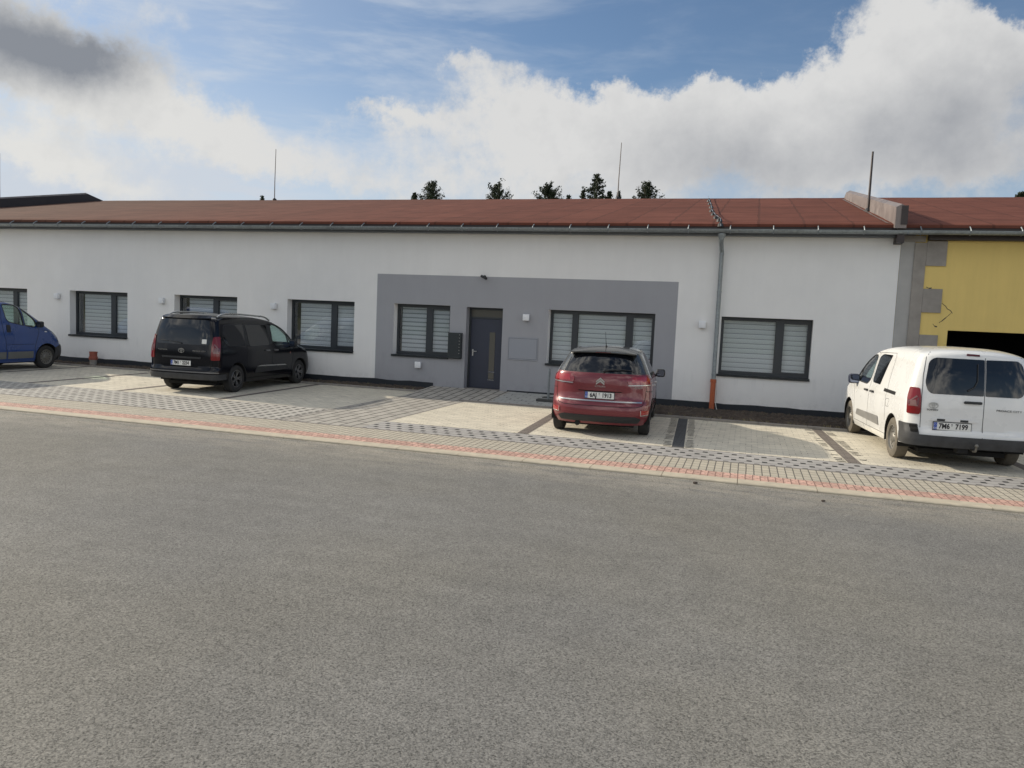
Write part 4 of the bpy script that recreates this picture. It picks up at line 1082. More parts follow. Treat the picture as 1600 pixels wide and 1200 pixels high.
def wheel(car, x, y, rad, width, style, tyre, sg):
    """hub, tyre and rim; sg +1 left side of the car"""
    bm = bmesh.new(); lathe(bm, [(-.09, .14), (.03, .14), (.035, .05)], 20); 
    for v in bm.verts: v.co = Vector((v.co.x, v.co.y*sg, v.co.z))
    fixn(bm); hub = link('wheel', bm, M['under'], car, 40); hub.location = (x, y-sg*width*.5, rad)
    w = width/2; rr = rad*.645
    prof = [(-w*.92, rr), (-w, rr+.03), (-w*.99, rad-.045), (-w*.82, rad-.008), (-w*.6, rad), (w*.6, rad), (w*.82, rad-.008), (w*.99, rad-.045), (w, rr+.03), (w*.90, rr-.002)]
    bm = bmesh.new(); lathe(bm, prof, 44, 'y', closed=True)
    for s_ in (-.5, -.17, .17, .5): pass
    fixn(bm); link('tyre', bm, tyre, hub, 40)
    bm = bmesh.new()
    if style == 'steel':
        pr = [(w*.90, rr), (w*.92, rr-.012), (w*.66, rr-.022), (w*.56, rr-.05), (w*.60, rr*.62), (w*.66, rr*.50), (w*.62, rr*.40), (w*.70, rr*.34), (w*.84, rr*.26), (w*.86, rr*.02)]
        lathe(bm, pr, 40, caps=False)
        for k in range(14):
            t = k*2*math.pi/14; c = Vector((math.cos(t)*rr*.76, w*.585, math.sin(t)*rr*.76))
            a = Vector((-math.sin(t), 0, math.cos(t))); b = Vector((math.cos(t), 0, math.sin(t)))
            q_ = [bm.verts.new(c+a*math.cos(u)*.020+b*math.sin(u)*.016) for u in [j*math.pi/4 for j in range(8)]]
            f = bm.faces.new(q_); f.material_index = 1
        for k in range(5):
            t = k*2*math.pi/5; lathe(bm, [(w*.66, .011), (w*.80, .009), (w*.80, .001)], 8, 'y', (math.cos(t)*rr*.43, 0, math.sin(t)*rr*.43))
        mats = [M['steelwheel'], M['under']]
    else:
        lathe(bm, [(w*.90, rr), (w*.94, rr-.006), (w*.93, rr-.016), (w*.55, rr-.024), (-w*.1, rr-.03), (-w*.12, rr*.2)], 40, mi=1, caps=False)
        for f in bm.faces: f.material_index = 1 if f.calc_center_median().y < w*.5 else 0
        ns = 5
        for k in range(ns):
            for dt in ((-.17, .17) if style == 'alloy' else (-.12, .12)):
                t = k*2*math.pi/ns; t2 = t+dt
                p0 = Vector((math.cos(t)*rr*.14, w*.70, math.sin(t)*rr*.14)); p1 = Vector((math.cos(t2)*(rr-.010), w*.86, math.sin(t2)*(rr-.010)))
                d = (p1-p0).normalized(); s_ = d.cross(Vector((0, 1, 0))).normalized(); wd0, wd1 = .018, .013
                v = [bm.verts.new(q_) for q_ in (p0-s_*wd0, p1-s_*wd1, p1+s_*wd1, p0+s_*wd0, p0-s_*wd0*1.4-Vector((0, .03, 0)), p1-s_*wd1*1.4-Vector((0, .03, 0)), p1+s_*wd1*1.4-Vector((0, .03, 0)), p0+s_*wd0*1.4-Vector((0, .03, 0)))]
                for q_ in ((0, 1, 2, 3), (0, 4, 5, 1), (3, 2, 6, 7), (1, 5, 6, 2), (0, 3, 7, 4)): bm.faces.new([v[i] for i in q_]).material_index = 0
        lathe(bm, [(w*.2, rr*.24), (w*.72, rr*.22), (w*.78, rr*.12), (w*.78, .002)], 20)
        mats = [M['alloy_dark'], M['under']]
    for v in bm.verts: v.co.y *= sg
    fixn(bm); link('rim', bm, mats, hub, 35)
    return hub

def seats(car, body, xs, w=.42, z0=.62, h=1.36):
    for x in xs:
        for y in ((-w*.82, w*.82) if True else ()):
            bm = bmesh.new(); box(bm, x-.06, x+.08, y-.23, y+.23, z0, h-.20, bev=.04); box(bm, x-.06, x+.50, y-.24, y+.24, z0-.1, z0+.06, bev=.03)
            box(bm, x-.055, x+.045, y-.13, y+.13, h-.16, h+.02, bev=.04); box(bm, x-.01, x+.0, y-.05, y+.05, h-.21, h-.15); link('seat', bm, M['seat'], car, 40)
def arch_liner(car, x, r, w, sg):
    bm = bmesh.new(); n = 18; A = []; B = []
    for k in range(n+1):
        t = math.pi*(-.08+1.16*k/n); A.append(bm.verts.new((x+(r-.004)*math.cos(t), sg*(w-.012), .33+(r-.004)*math.sin(t)))); B.append(bm.verts.new((x+(r-.004)*math.cos(t), sg*(w-.31), .33+(r-.004)*math.sin(t))))
    for k in range(n): bm.faces.new((A[k], A[k+1], B[k+1], B[k]))
    bm.faces.new(B); link('arch_liner', bm, M['under'], car)

def mirror(car, x, y, z, sg, shell, scale=1.):
    bm = bmesh.new(); box(bm, -.055, .085, -.11, .11, -.10, .10, bev=.050)
    for v in bm.verts: v.co *= scale
    bmesh.ops.translate(bm, verts=bm.verts[:], vec=(x, y+sg*.19, z+.05)); o = link('mirror', bm, shell, car, 45)
    bm = bmesh.new(); pts = rnd_poly([(-.085, -.075), (.085, -.075), (.09, .075), (-.08, .075)], .045)
    v = [bm.verts.new((x-.0565*scale, y+sg*.19+p[0]*scale, z+.05+p[1]*scale)) for p in pts]; bm.faces.new(v); fixn(bm)
    for f in bm.faces:
        if f.normal.x > 0: f.normal_flip()
    link('mirror_glass', bm, M['mirror'], o)
    bm = bmesh.new(); tube(bm, ((x+.03, y-sg*.05, z-.04), (x+.02, y+sg*.05, z-.02), (x+.01, y+sg*.12, z+.02)), [.04, .035, .03], 8); link('mirror_arm', bm, M['black_plastic'], o)

def zlist(T, lo, hi):
    """levels: even on the body, dense towards the crown of the roof and over the bonnet"""
    zs = []; z = lo
    while z < hi-.16: zs.append(z); z += .035 if z < .9 or z > 1.25 else .022
    t = hi-.16
    zs = [q_ for q_ in zs if q_ < t-.01]
    for k in range(14): zs.append(t + .16*(1-(1-k/13)**2.2))
    return zs

def gaps(car, lines, mp, w, mat, off=.0015):
    for ln in lines:
        bm = bmesh.new(); strip2(bm, ln, mp, w, off); bmesh.ops.remove_doubles(bm, verts=bm.verts[:], dist=.0015); link('door_gap', bm, mat, car)
def build_body(car, T, paint, cut_side=(), cut_front=None, arches=(), archr=.37, interior=True, z0=.22, top=None, inner_top=None):
    B = Body(T); top = top or T['top']
    outer = B.mesh(zlist(T, z0, top))
    cutters = []
    if interior:
        it = inner_top or top-.06
        zs = [z for z in zlist(T, .62, it)]
        Ti = dict(T); Bi = Body(Ti); inner = Bi.mesh(zs, .05, 1)
        for v in inner.verts:
            if v.co.z < T['belt'] and v.co.x > T['fire']: v.co.x = T['fire']
        cutters.append(inner)
    for p in cut_side: cutters.append(prism_y(p, -1.2, 1.2))
    if T.get('tail'): cutters.append(prism_y([(-.5, .05), (T['arx']-.30, .05), (T['arx']-.34, T['tail']-.06), (-.5, T['tail'])], -1.2, 1.2))
    if cut_front: cutters.append(prism_x(cut_front[0], cut_front[1], 6.))
    for ax in arches:
        for sg in (1, -1):
            w = T['wmax']; y0, y1 = sorted((sg*(w-.30), sg*(w+.2))); cutters.append(cyl_y(ax, T.get('axz', .335), archr, y0, y1))
    bm = bool_mesh(outer, cutters, [paint, M['cabin']])
    bmesh.ops.remove_doubles(bm, verts=bm.verts[:], dist=1e-5)
    body = link('body', bm, [paint, M['cabin']], car, 32)
    for ax in arches:
        for sg in (1, -1): arch_liner(car, ax, archr, T['wmax'], sg)
    # underbody tray
    bm = bmesh.new(); box(bm, T['arx']-.45, T['fax']+.35, -.62, .62, .17, z0+.02); box(bm, T['arx']-.1, T['arx']+.1, -.70, .70, .20, .32); link('underbody', bm, M['under'], car)
    return B, body

def emblem_ovals(x, y, z, k=1., tilt=0.):
    """three interlocking ovals badge"""
    bm = bmesh.new()
    def oval(cx, cy, rx, ry, w):
        n = 28
        for i in range(n):
            a0, a1 = 2*math.pi*i/n, 2*math.pi*(i+1)/n
            q_ = [((cx+(rx+s_*w)*math.cos(a))*k, (cy+(ry+s_*w)*math.sin(a))*k) for a, s_ in ((a0, -1), (a1, -1), (a1, 1), (a0, 1))]
            lo = [bm.verts.new((p[0], p[1], 0)) for p in q_]; hi = [bm.verts.new((p[0], p[1], .004)) for p in q_]
            bm.faces.new(hi); 
            for j in range(4): bm.faces.new((lo[j], lo[(j+1) % 4], hi[(j+1) % 4], hi[j]))
    oval(0, 0, .075, .050, .0048); oval(0, .018, .050, .018, .004); oval(0, -.004, .018, .040, .004)
    return put_rear(bm, x, y, z, tilt)

# ---------------------------------------------------------------- the two compact vans share a body
VT = dict(xr=[(.2, .10), (.30, .035), (.42, .0), (.56, .005), (.60, .035), (.9, .045), (1.1, .06), (1.4, .10), (1.62, .145), (1.74, .18), (1.79, .26), (1.82, .42), (1.84, .70), (1.85, 1.1)],
          xf=[(.2, 4.60), (.3, 4.70), (.45, 4.75), (.62, 4.745), (.80, 4.69), (.92, 4.58), (1.0, 4.40), (1.06, 4.12), (1.10, 3.98), (1.3, 3.72), (1.5, 3.40), (1.62, 3.10), (1.70, 2.82), (1.76, 2.45), (1.81, 2.0), (1.85, 1.4)],
          w=[(.2, .86), (.32, .905), (.5, .920), (.8, .924), (.98, .916), (1.1, .893), (1.35, .842), (1.55, .795), (1.68, .755), (1.76, .70), (1.81, .58), (1.838, .36), (1.85, .06)],
          ar=[(.2, .26), (.5, .28), (1.2, .26), (1.7, .25), (1.80, .6), (1.85, .2)], af=[(.2, .6), (.6, .6), (1.0, .6), (1.12, .55), (1.7, .45), (1.8, .4), (1.85, .2)],
          nr=[(.2, 3.4), (1.7, 3.3), (1.8, 2.4), (1.85, 2.)], nf=[(.2, 2.6), (.8, 2.6), (1.3, 2.8), (1.7, 2.8), (1.85, 2.)],
          top=1.85, tail=.37, wmax=.924, belt=1.06, fire=3.80, arx=.886, fax=3.861)
FW = rnd_poly([(3.64, 1.10), (2.66, 1.075), (2.49, 1.18), (2.49, 1.59), (2.58, 1.625), (2.86, 1.61), (3.12, 1.50)], [.10, .10, .10, .06, .05, .08, .04])
WS = rnd_poly([(.70, 1.13), (-.70, 1.13), (-.60, 1.60), (.60, 1.60)], .08)
def compact_van(name, loc, head, scale, label, paint, style):
    T = VT; car = empty(name, loc, head, label, 'van'); car.scale = (scale,)*3
    car['category'] = 'van' if style == 'cargo' else 'car'
    SHX = T['arx']
    B, body = build_body(car, T, paint, [FW], (WS, 3.0), (T['arx'], T['fax']), .385)
    side = lambda sg: (lambda a, b: B.side(a, b, sg))
    # glass
    for sg in (1, -1):
        bm = bmesh.new(); patch(bm, FW, side(sg), -.012, .006, .08); g = link('window', bm, M['carglass'], car, 60)
        bm = bmesh.new(); strip2(bm, [(3.30, 1.08), (3.22, 1.50)], side(sg), .035, -.010, depth=.02); link('window_divider', bm, M['black_plastic'], g)
        fr = FW + [FW[0]]; bm = bmesh.new(); strip2(bm, fr, side(sg), .020, .002, depth=.02); link('window_seal', bm, M['black_plastic'], g)
    fmap = lambda a, b: B.wrap(a, b, True)
    bm = bmesh.new(); patch(bm, [(p[0]*1.12, p[1]+.0) for p in WS], fmap, -.006, .006, .08); link('windscreen', bm, M['carglass'], car, 60)
    tint = M['darkglass']
    if style == 'cargo':
        wins = [rnd_poly([(2.36, 1.13), (1.84, 1.12), (1.64, 1.65), (2.20, 1.65), (2.36, 1.60)], [.10, .03, .03, .06, .05])]
    else:
        wins = [rnd_poly([(2.34, 1.10), (1.42, 1.08), (1.36, 1.62), (2.30, 1.61)], [.10, .08, .05, .05]), rnd_poly([(1.25, 1.08), (.50, 1.12), (.36, 1.30), (.46, 1.60), (1.27, 1.63)], [.05, .12, .1, .10, .05])]
    for sg in (1, -1):
        for p in wins:
            bm = bmesh.new(); patch(bm, p, side(sg), .003, .02, .07); g = link('window', bm, tint, car, 60)
            if style != 'cargo': bm = bmesh.new(); strip2(bm, p+[p[0]], side(sg), .014, .004, depth=.01); link('window_seal', bm, M['black_plastic'], g)
        if style != 'cargo':   # black B and C pillars between the lights
            bm = bmesh.new(); patch(bm, [(1.24, 1.12), (1.38, 1.12), (1.34, 1.62), (1.28, 1.62)], side(sg), .002, .01, .06); link('pillar_trim', bm, M['black_plastic'], car)
            bm = bmesh.new(); patch(bm, [(2.33, 1.12), (2.48, 1.12), (2.48, 1.60), (2.32, 1.61)], side(sg), .002, .01, .06); link('pillar_trim', bm, M['black_plastic'], car)
    # rear doors / tailgate
    rear = lambda a, b: B.wrap(a, b)
    gap = M['gapline'] if style != 'cargo' else M['gapgrey']
    if style == 'cargo':
        bm = bmesh.new(); patch(bm, rnd_poly([(.70, 1.29), (.66, 1.17), (.61, 1.13), (-.108, 1.13), (-.108, 1.675), (.58, 1.68), (.655, 1.61)], [.05, .05, .05, .02, .02, .09, .09]), rear, .004, .02, .07); g = link('rear_window', bm, tint, car, 60)
        bm = bmesh.new(); patch(bm, rnd_poly([(-.70, 1.29), (-.66, 1.17), (-.61, 1.13), (-.128, 1.13), (-.128, 1.675), (-.58, 1.68), (-.655, 1.61)], [.05, .05, .05, .02, .02, .09, .09]), rear, .004, .02, .07); link('rear_window', bm, tint, car, 60)
        bm = bmesh.new(); tube(bm, [B.wrap(u, z)+Vector((-.022, 0, 0)) for u, z in ((.12, 1.20), (.03, 1.26), (-.01, 1.35), (-.01, 1.61))], [.012, .009, .008, .006], 6); link('wiper', bm, M['black_plastic'], g)
        gaps(car, [[(-.118, .50), (-.118, 1.78)], [(.735, .60), (.74, 1.0), (.73, 1.40), (.69, 1.68), (.63, 1.76)], [(-.735, .60), (-.74, 1.0), (-.73, 1.40), (-.69, 1.68), (-.63, 1.76)]], rear, .009, gap)
        bm = bmesh.new(); patch(bm, rnd_poly([(.16, 1.005), (-.085, 1.005), (-.085, 1.045), (.16, 1.045)], .018), rear, .028, .03, .05); h = link('door_handle', bm, M['black_plastic'], car, 40); h.location = (0, -.0, 0)
        bm = bmesh.new(); patch(bm, rnd_poly([(.14, 1.725), (-.04, 1.72), (-.04, 1.745), (.14, 1.75)], .008), rear, .012, .02, .05); link('brake_lamp', bm, M['tail_dark'], car)
        bm = bmesh.new(); patch(bm, rnd_poly([(.62, .725), (-.06, .725), (-.02, .765), (.58, .765)], .012), rear, .014, .02, .06); link('lamp_bar', bm, paint, car, 40)
        for u in (.46, .14): bm = bmesh.new(); patch(bm, [(u-.055, .725), (u+.055, .725), (u+.055, .757), (u-.055, .757)], rear, .018, .02, .05); link('plate_lamp', bm, M['black_plastic'], car)
        px = B.wrap(.30, .655); plate(car, '7M6 7199', px.x-.016, .30, .648, .02)
        e = B.wrap(.585, .88); o = link('emblem', emblem_ovals(e.x-.008, .575, .955, .85), M['steel'], car)
        for tx, y, z, sz, b_ in (('TOYOTA', .585, .885, .034, .001), ('PROACE CITY', -.46, .93, .042, .0)):
            p = B.wrap(y, z); q_ = B.wrap(y+.05, z); yw = math.atan2(q_.x-p.x, .05)
            bm = text_mesh(tx, sz, .002, b_, 1.05, 1.25); link('badge', put_rear(bm, p.x-.016, y, z, 0, yw), M['gapgrey'], car)
        # bumper, black, corners rising to the lamps
        for poly in ([(1.22, .30), (-1.22, .30), (-1.24, .47), (-1.20, .475), (1.20, .475), (1.24, .47)],):
            bm = bmesh.new(); patch(bm, rnd_poly([(1.20, .335), (-1.20, .335), (-1.20, .50), (1.20, .50)], .02), rear, .020, .04, .07)
            for s_ in (1, -1): patch(bm, rnd_poly([(s_*.745, .495), (s_*1.19, .495), (s_*1.19, .655), (s_*.77, .655)], .02), rear, .019, .04, .07)
            link('rear_bumper', bm, M['trim_black'], car, 40)
        bm = bmesh.new()
        for s_ in (1, -1): patch(bm, rnd_poly([(s_*.76, .53), (s_*.86, .53), (s_*.88, .64), (s_*.78, .64)], .015), rear, .022, .01, .05)
        link('bumper_grille', bm, M['gapline'], car)
        bm = bmesh.new(); x = .0; tube(bm, ((x+.25, -.02, .33), (x+.02, -.02, .30), (x-.06, -.02, .31), (x-.085, -.02, .37)), [.022, .020, .018, .014], 10)
        bmesh.ops.create_uvsphere(bm, u_segments=12, v_segments=8, radius=.027, matrix=Matrix.Translation((x-.085, -.02, .395))); link('tow_ball', bm, M['steelwheel'], car, 60)
        bm = bmesh.new(); box(bm, .02, .2, .05, .2, .25, .33, bev=.01); link('tow_socket', bm, M['under'], car)
    else:
        bm = bmesh.new(); patch(bm, rnd_poly([(.72, 1.13), (-.72, 1.13), (-.69, 1.35), (-.62, 1.70), (.62, 1.70), (.69, 1.35)], [.10, .10, .02, .08, .08, .02]), rear, .004, .02, .07); g = link('rear_window', bm, tint, car, 60)
        bm = bmesh.new(); tube(bm, [B.wrap(u, z)+Vector((-.022, 0, 0)) for u, z in ((.0, 1.15), (.14, 1.18), (.58, 1.205))], [.012, .009, .006], 6); link('wiper', bm, M['black_plastic'], g)
        bm = bmesh.new(); patch(bm, [(-.62, 1.16), (-.51, 1.16), (-.51, 1.26), (-.62, 1.26)], rear, .006, .004, .05); link('sticker', bm, M['plate_white'], g)
        bm = bmesh.new(); patch(bm, rnd_poly([(.64, 1.715), (-.64, 1.715), (-.60, 1.765), (.60, 1.765)], .02), rear, .045, .07, .07); link('roof_spoiler', bm, paint, car, 40)
        gaps(car, [[(.74, .56), (.75, 1.0), (.73, 1.40), (.69, 1.70)], [(-.74, .56), (-.75, 1.0), (-.73, 1.40), (-.69, 1.70)], [(.74, .53), (-.74, .53)]], rear, .009, gap)
        bm = bmesh.new(); patch(bm, rnd_poly([(.50, .81), (-.50, .81), (-.52, .85), (.52, .85)], .012), rear, .016, .03, .06); link('lamp_bar', bm, M['black_plastic'], car, 40)
        px = B.wrap(0, .70); plate(car, '7M1 2254', px.x-.016, .0, .70, .02)
        e = B.wrap(0, .95); link('emblem', emblem_ovals(e.x-.008, 0, .985), M['chrome'], car)
        for tx, y, z, sz in (('TOYOTA', .50, .985, .045), ('PROACE CITY', -.46, .985, .042)):
            p = B.wrap(y, z); bm = text_mesh(tx, sz, .002, 0, 1.05, 1.25); link('badge', put_rear(bm, p.x-.008, y, z), M['chrome'], car)
        bm = bmesh.new(); patch(bm, rnd_poly([(1.20, .335), (-1.20, .335), (-1.20, .46), (1.20, .46)], .02), rear, .016, .04, .07); link('rear_bumper', bm, M['trim_black'], car, 40)
        bm = bmesh.new(); patch(bm, rnd_poly([(.95, .49), (-.95, .49), (-.93, .515), (.93, .515)], .008), rear, .012, .02, .08); link('bumper_strip', bm, M['alloy_dark'], car, 40)
    # tail lamps: tall, wrapped round the corner
    for s_ in (1, -1):
        la, lb, lc = ((.80, .41, .745) if style == 'cargo' else (.78, .55, .745))
        U = lambda a, b: (s_*(lc+a*.20), la+lb*b)
        bm = bmesh.new(); patch(bm, rnd_poly([U(0, 0), U(.95, .02), U(1., .66), U(.85, 1.), U(.10, .99), U(0, .66)], [.04, .02, .02, .03, .03, .02]), rear, .014, .03, .05); o = link('tail_lamp', bm, M['tail_red'], car, 40)
        bm = bmesh.new(); patch(bm, [U(.22, .30), U(.86, .30), U(.80, .34), U(.22, .34)], rear, .017, .01, .05); patch(bm, rnd_poly([U(.28, .34), U(.72, .34), U(.72, .50), U(.34, .54)], .01), rear, .0165, .01, .05); patch(bm, [U(.22, .66), U(.70, .48), U(.84, .47), U(.30, .70)], rear, .017, .01, .05); link('clear_lens', bm, M['tail_clear'], o, 40)
        bm = bmesh.new(); patch(bm, rnd_poly([U(.16, .34), U(.24, .34), U(.24, .60), U(.16, .62)], .005), rear, .0168, .01, .05); patch(bm, rnd_poly([U(.74, .36), U(.92, .36), U(.92, .56), U(.74, .50)], .005), rear, .0168, .01, .05); link('dark_lens', bm, M['tail_dark'], o, 40)
    # side details
    for s_ in (1, -1):
        sm = side(s_); L_ = [[(3.40, .34), (3.42, .52), (3.50, .95), (3.60, 1.04)], [(2.44, .34), (2.42, 1.66), (2.55, 1.675), (2.92, 1.66), (3.22, 1.45)], [(3.40, .335), (2.44, .33)]]
        if style == 'cargo': L_ += [[(1.30, .56), (1.34, 1.0), (1.42, 1.62), (1.50, 1.69), (2.42, 1.675)], [(2.42, .33), (1.26, .33)]]
        else: L_ += [[(1.28, .56), (1.31, 1.0), (1.31, 1.70)]]
        gaps(car, L_, sm, .008, gap)
        tm = M['trim_grey'] if style == 'cargo' else M['black_plastic']
        bm = bmesh.new(); patch(bm, rnd_poly([(1.62, .43), (3.22, .45), (3.16, .56), (1.70, .58)], .03), sm, .014, .03, .08); tr_ = link('side_moulding', bm, tm, car, 40)
        if style != 'cargo': bm = bmesh.new(); patch(bm, rnd_poly([(1.70, .585), (3.12, .56), (3.05, .585), (1.9, .61)], .01), sm, .018, .02, .08); link('chrome_line', bm, M['steel'], tr_, 40)
        for xx in ((2.60, 2.20) if style == 'cargo' else (2.60, 2.20)):
            bm = bmesh.new(); patch(bm, rnd_poly([(xx-.10, .955), (xx+.09, .950), (xx+.09, .985), (xx-.10, .99)], .015), sm, .030, .03, .06); link('door_handle', bm, M['black_plastic'] if style == 'cargo' else M['alloy_dark'], car, 40)
        if style == 'cargo':
            bm = bmesh.new(); patch(bm, rnd_poly([(.85, 1.02), (1.52, 1.03), (1.52, 1.085), (.85, 1.075)], .008), sm, .004, .02, .07); link('slider_rail', bm, M['gapline'], car)
            bm = bmesh.new(); strip2(bm, rnd_poly([(1.12, .80), (1.30, .80), (1.30, .93), (1.12, .93)], .03)+[(1.2, .80)], sm, .006, .0015) ; link('fuel_flap', bm, gap, car)
        bm = bmesh.new(); patch(bm, rnd_poly([(3.30, .86), (3.36, .86), (3.36, .90), (3.30, .90)], .01), sm, .006, .01, .06); link('side_indicator', bm, M['tail_clear'] if s_ < 0 else M['plate_white'], car)
        mirror(car, 3.36, s_*.785, 1.07, s_, M['paint_mirror'] if style == 'cargo' else M['black_plastic'], .95)
    # front end, seen only from other places: lamps, grille
    for s_ in (1, -1):
        bm = bmesh.new(); patch(bm, rnd_poly([(s_*.52, .80), (s_*.98, .84), (s_*1.02, .96), (s_*.60, .90)], .03), fmap, .006, .02, .06); link('headlight', bm, M['headlamp'], car, 40)
    bm = bmesh.new(); patch(bm, rnd_poly([(-.95, .28), (.95, .28), (.95, .56), (-.95, .56)], .05), fmap, .006, .02, .08); link('front_bumper', bm, M['trim_black'], car, 40)
    if style != 'cargo':
        for s_ in (1, -1):
            bm = bmesh.new(); pts = []
            for k in range(15):
                x = .42+2.25*k/14; e = min(k, 14-k); z = 1.775 - .05*max(0, k-6)/8 + (.0 if e == 0 else .06 if e == 1 else .085); pts.append((x, s_*(.665-.01*abs(k-7)/7), z))
            tube(bm, pts, .021, 8); link('roof_rail', bm, M['steel'], car, 50)
    seats(car, B, (2.35,)); seats(car, B, (1.45,))
    bm = bmesh.new(); box(bm, 3.30, 3.72, -.78, .78, .80, 1.04, bev=.05); link('dashboard', bm, M['cabin'], car)
    bm = bmesh.new()
    for k in range(20):
        a0, a1 = k*math.pi/10, (k+1)*math.pi/10; tube(bm, [(3.18+.06*math.sin(a), .36+.18*math.cos(a), 1.02+.17*math.sin(a)) for a in (a0, a1)], .014, 6, cap=False)
    link('steering_wheel', bm, M['seat'], car)
    st = 'steel' if style == 'cargo' else 'alloy'; ty = M['rubber_dusty'] if style == 'cargo' else M['rubber']
    for x in (T['arx'], T['fax']):
        for s_ in (1, -1): wheel(car, x, s_*.905, .328, .205, st, ty, s_)
    recentre(car, SHX); return car
def recentre(car, sx):
    """move the parts so that the thing's origin lies on the ground under the rear axle"""
    for c in car.children: c.location.x -= sx
M['paint_mirror'] = simple('dark_mirror_shell', (.03, .035, .06), .3, coat=.5)

compact_van('delivery_van', (3.36, 14.20, 0), R(95.7), 1.03, 'white delivery van with black bumper and tow ball at the right edge', M['paint_white'], 'cargo')
compact_van('family_van', (-12.50, 15.36, 0), R(94.0), 1.0, 'black family van with roof rails and red tall tail lamps', M['paint_black'], 'family')

# ---------------------------------------------------------------- red compact people carrier
RT = dict(xr=[(.24, .10), (.34, .02), (.45, .0), (.58, .015), (.64, .05), (.72, .075), (1.02, .09), (1.12, .12), (1.17, .16), (1.28, .235), (1.41, .335), (1.50, .42), (1.55, .60), (1.585, 1.05), (1.605, 1.5)],
          xf=[(.2, 4.25), (.3, 4.36), (.45, 4.42), (.6, 4.41), (.75, 4.30), (.86, 4.10), (.95, 3.85), (1.0, 3.65), (1.10, 3.42), (1.3, 3.02), (1.45, 2.68), (1.53, 2.40), (1.58, 2.1), (1.605, 1.8)],
          w=[(.2, .82), (.3, .875), (.45, .905), (.65, .913), (.85, .907), (1.02, .885), (1.14, .835), (1.27, .775), (1.40, .710), (1.50, .645), (1.55, .55), (1.585, .36), (1.605, .08)],
          ar=[(.2, .55), (.6, .60), (1.0, .58), (1.2, .50), (1.5, .45), (1.605, .3)], af=[(.2, .9), (.7, 1.0), (1.0, 1.1), (1.5, .7), (1.605, .3)],
          nr=[(.2, 2.7), (.7, 2.6), (1.0, 2.5), (1.5, 2.5), (1.605, 2.)], nf=[(.2, 2.4), (1.605, 2.2)],
          top=1.605, tail=.26, wmax=.913, belt=1.0, fire=3.35, arx=.74, fax=3.525)
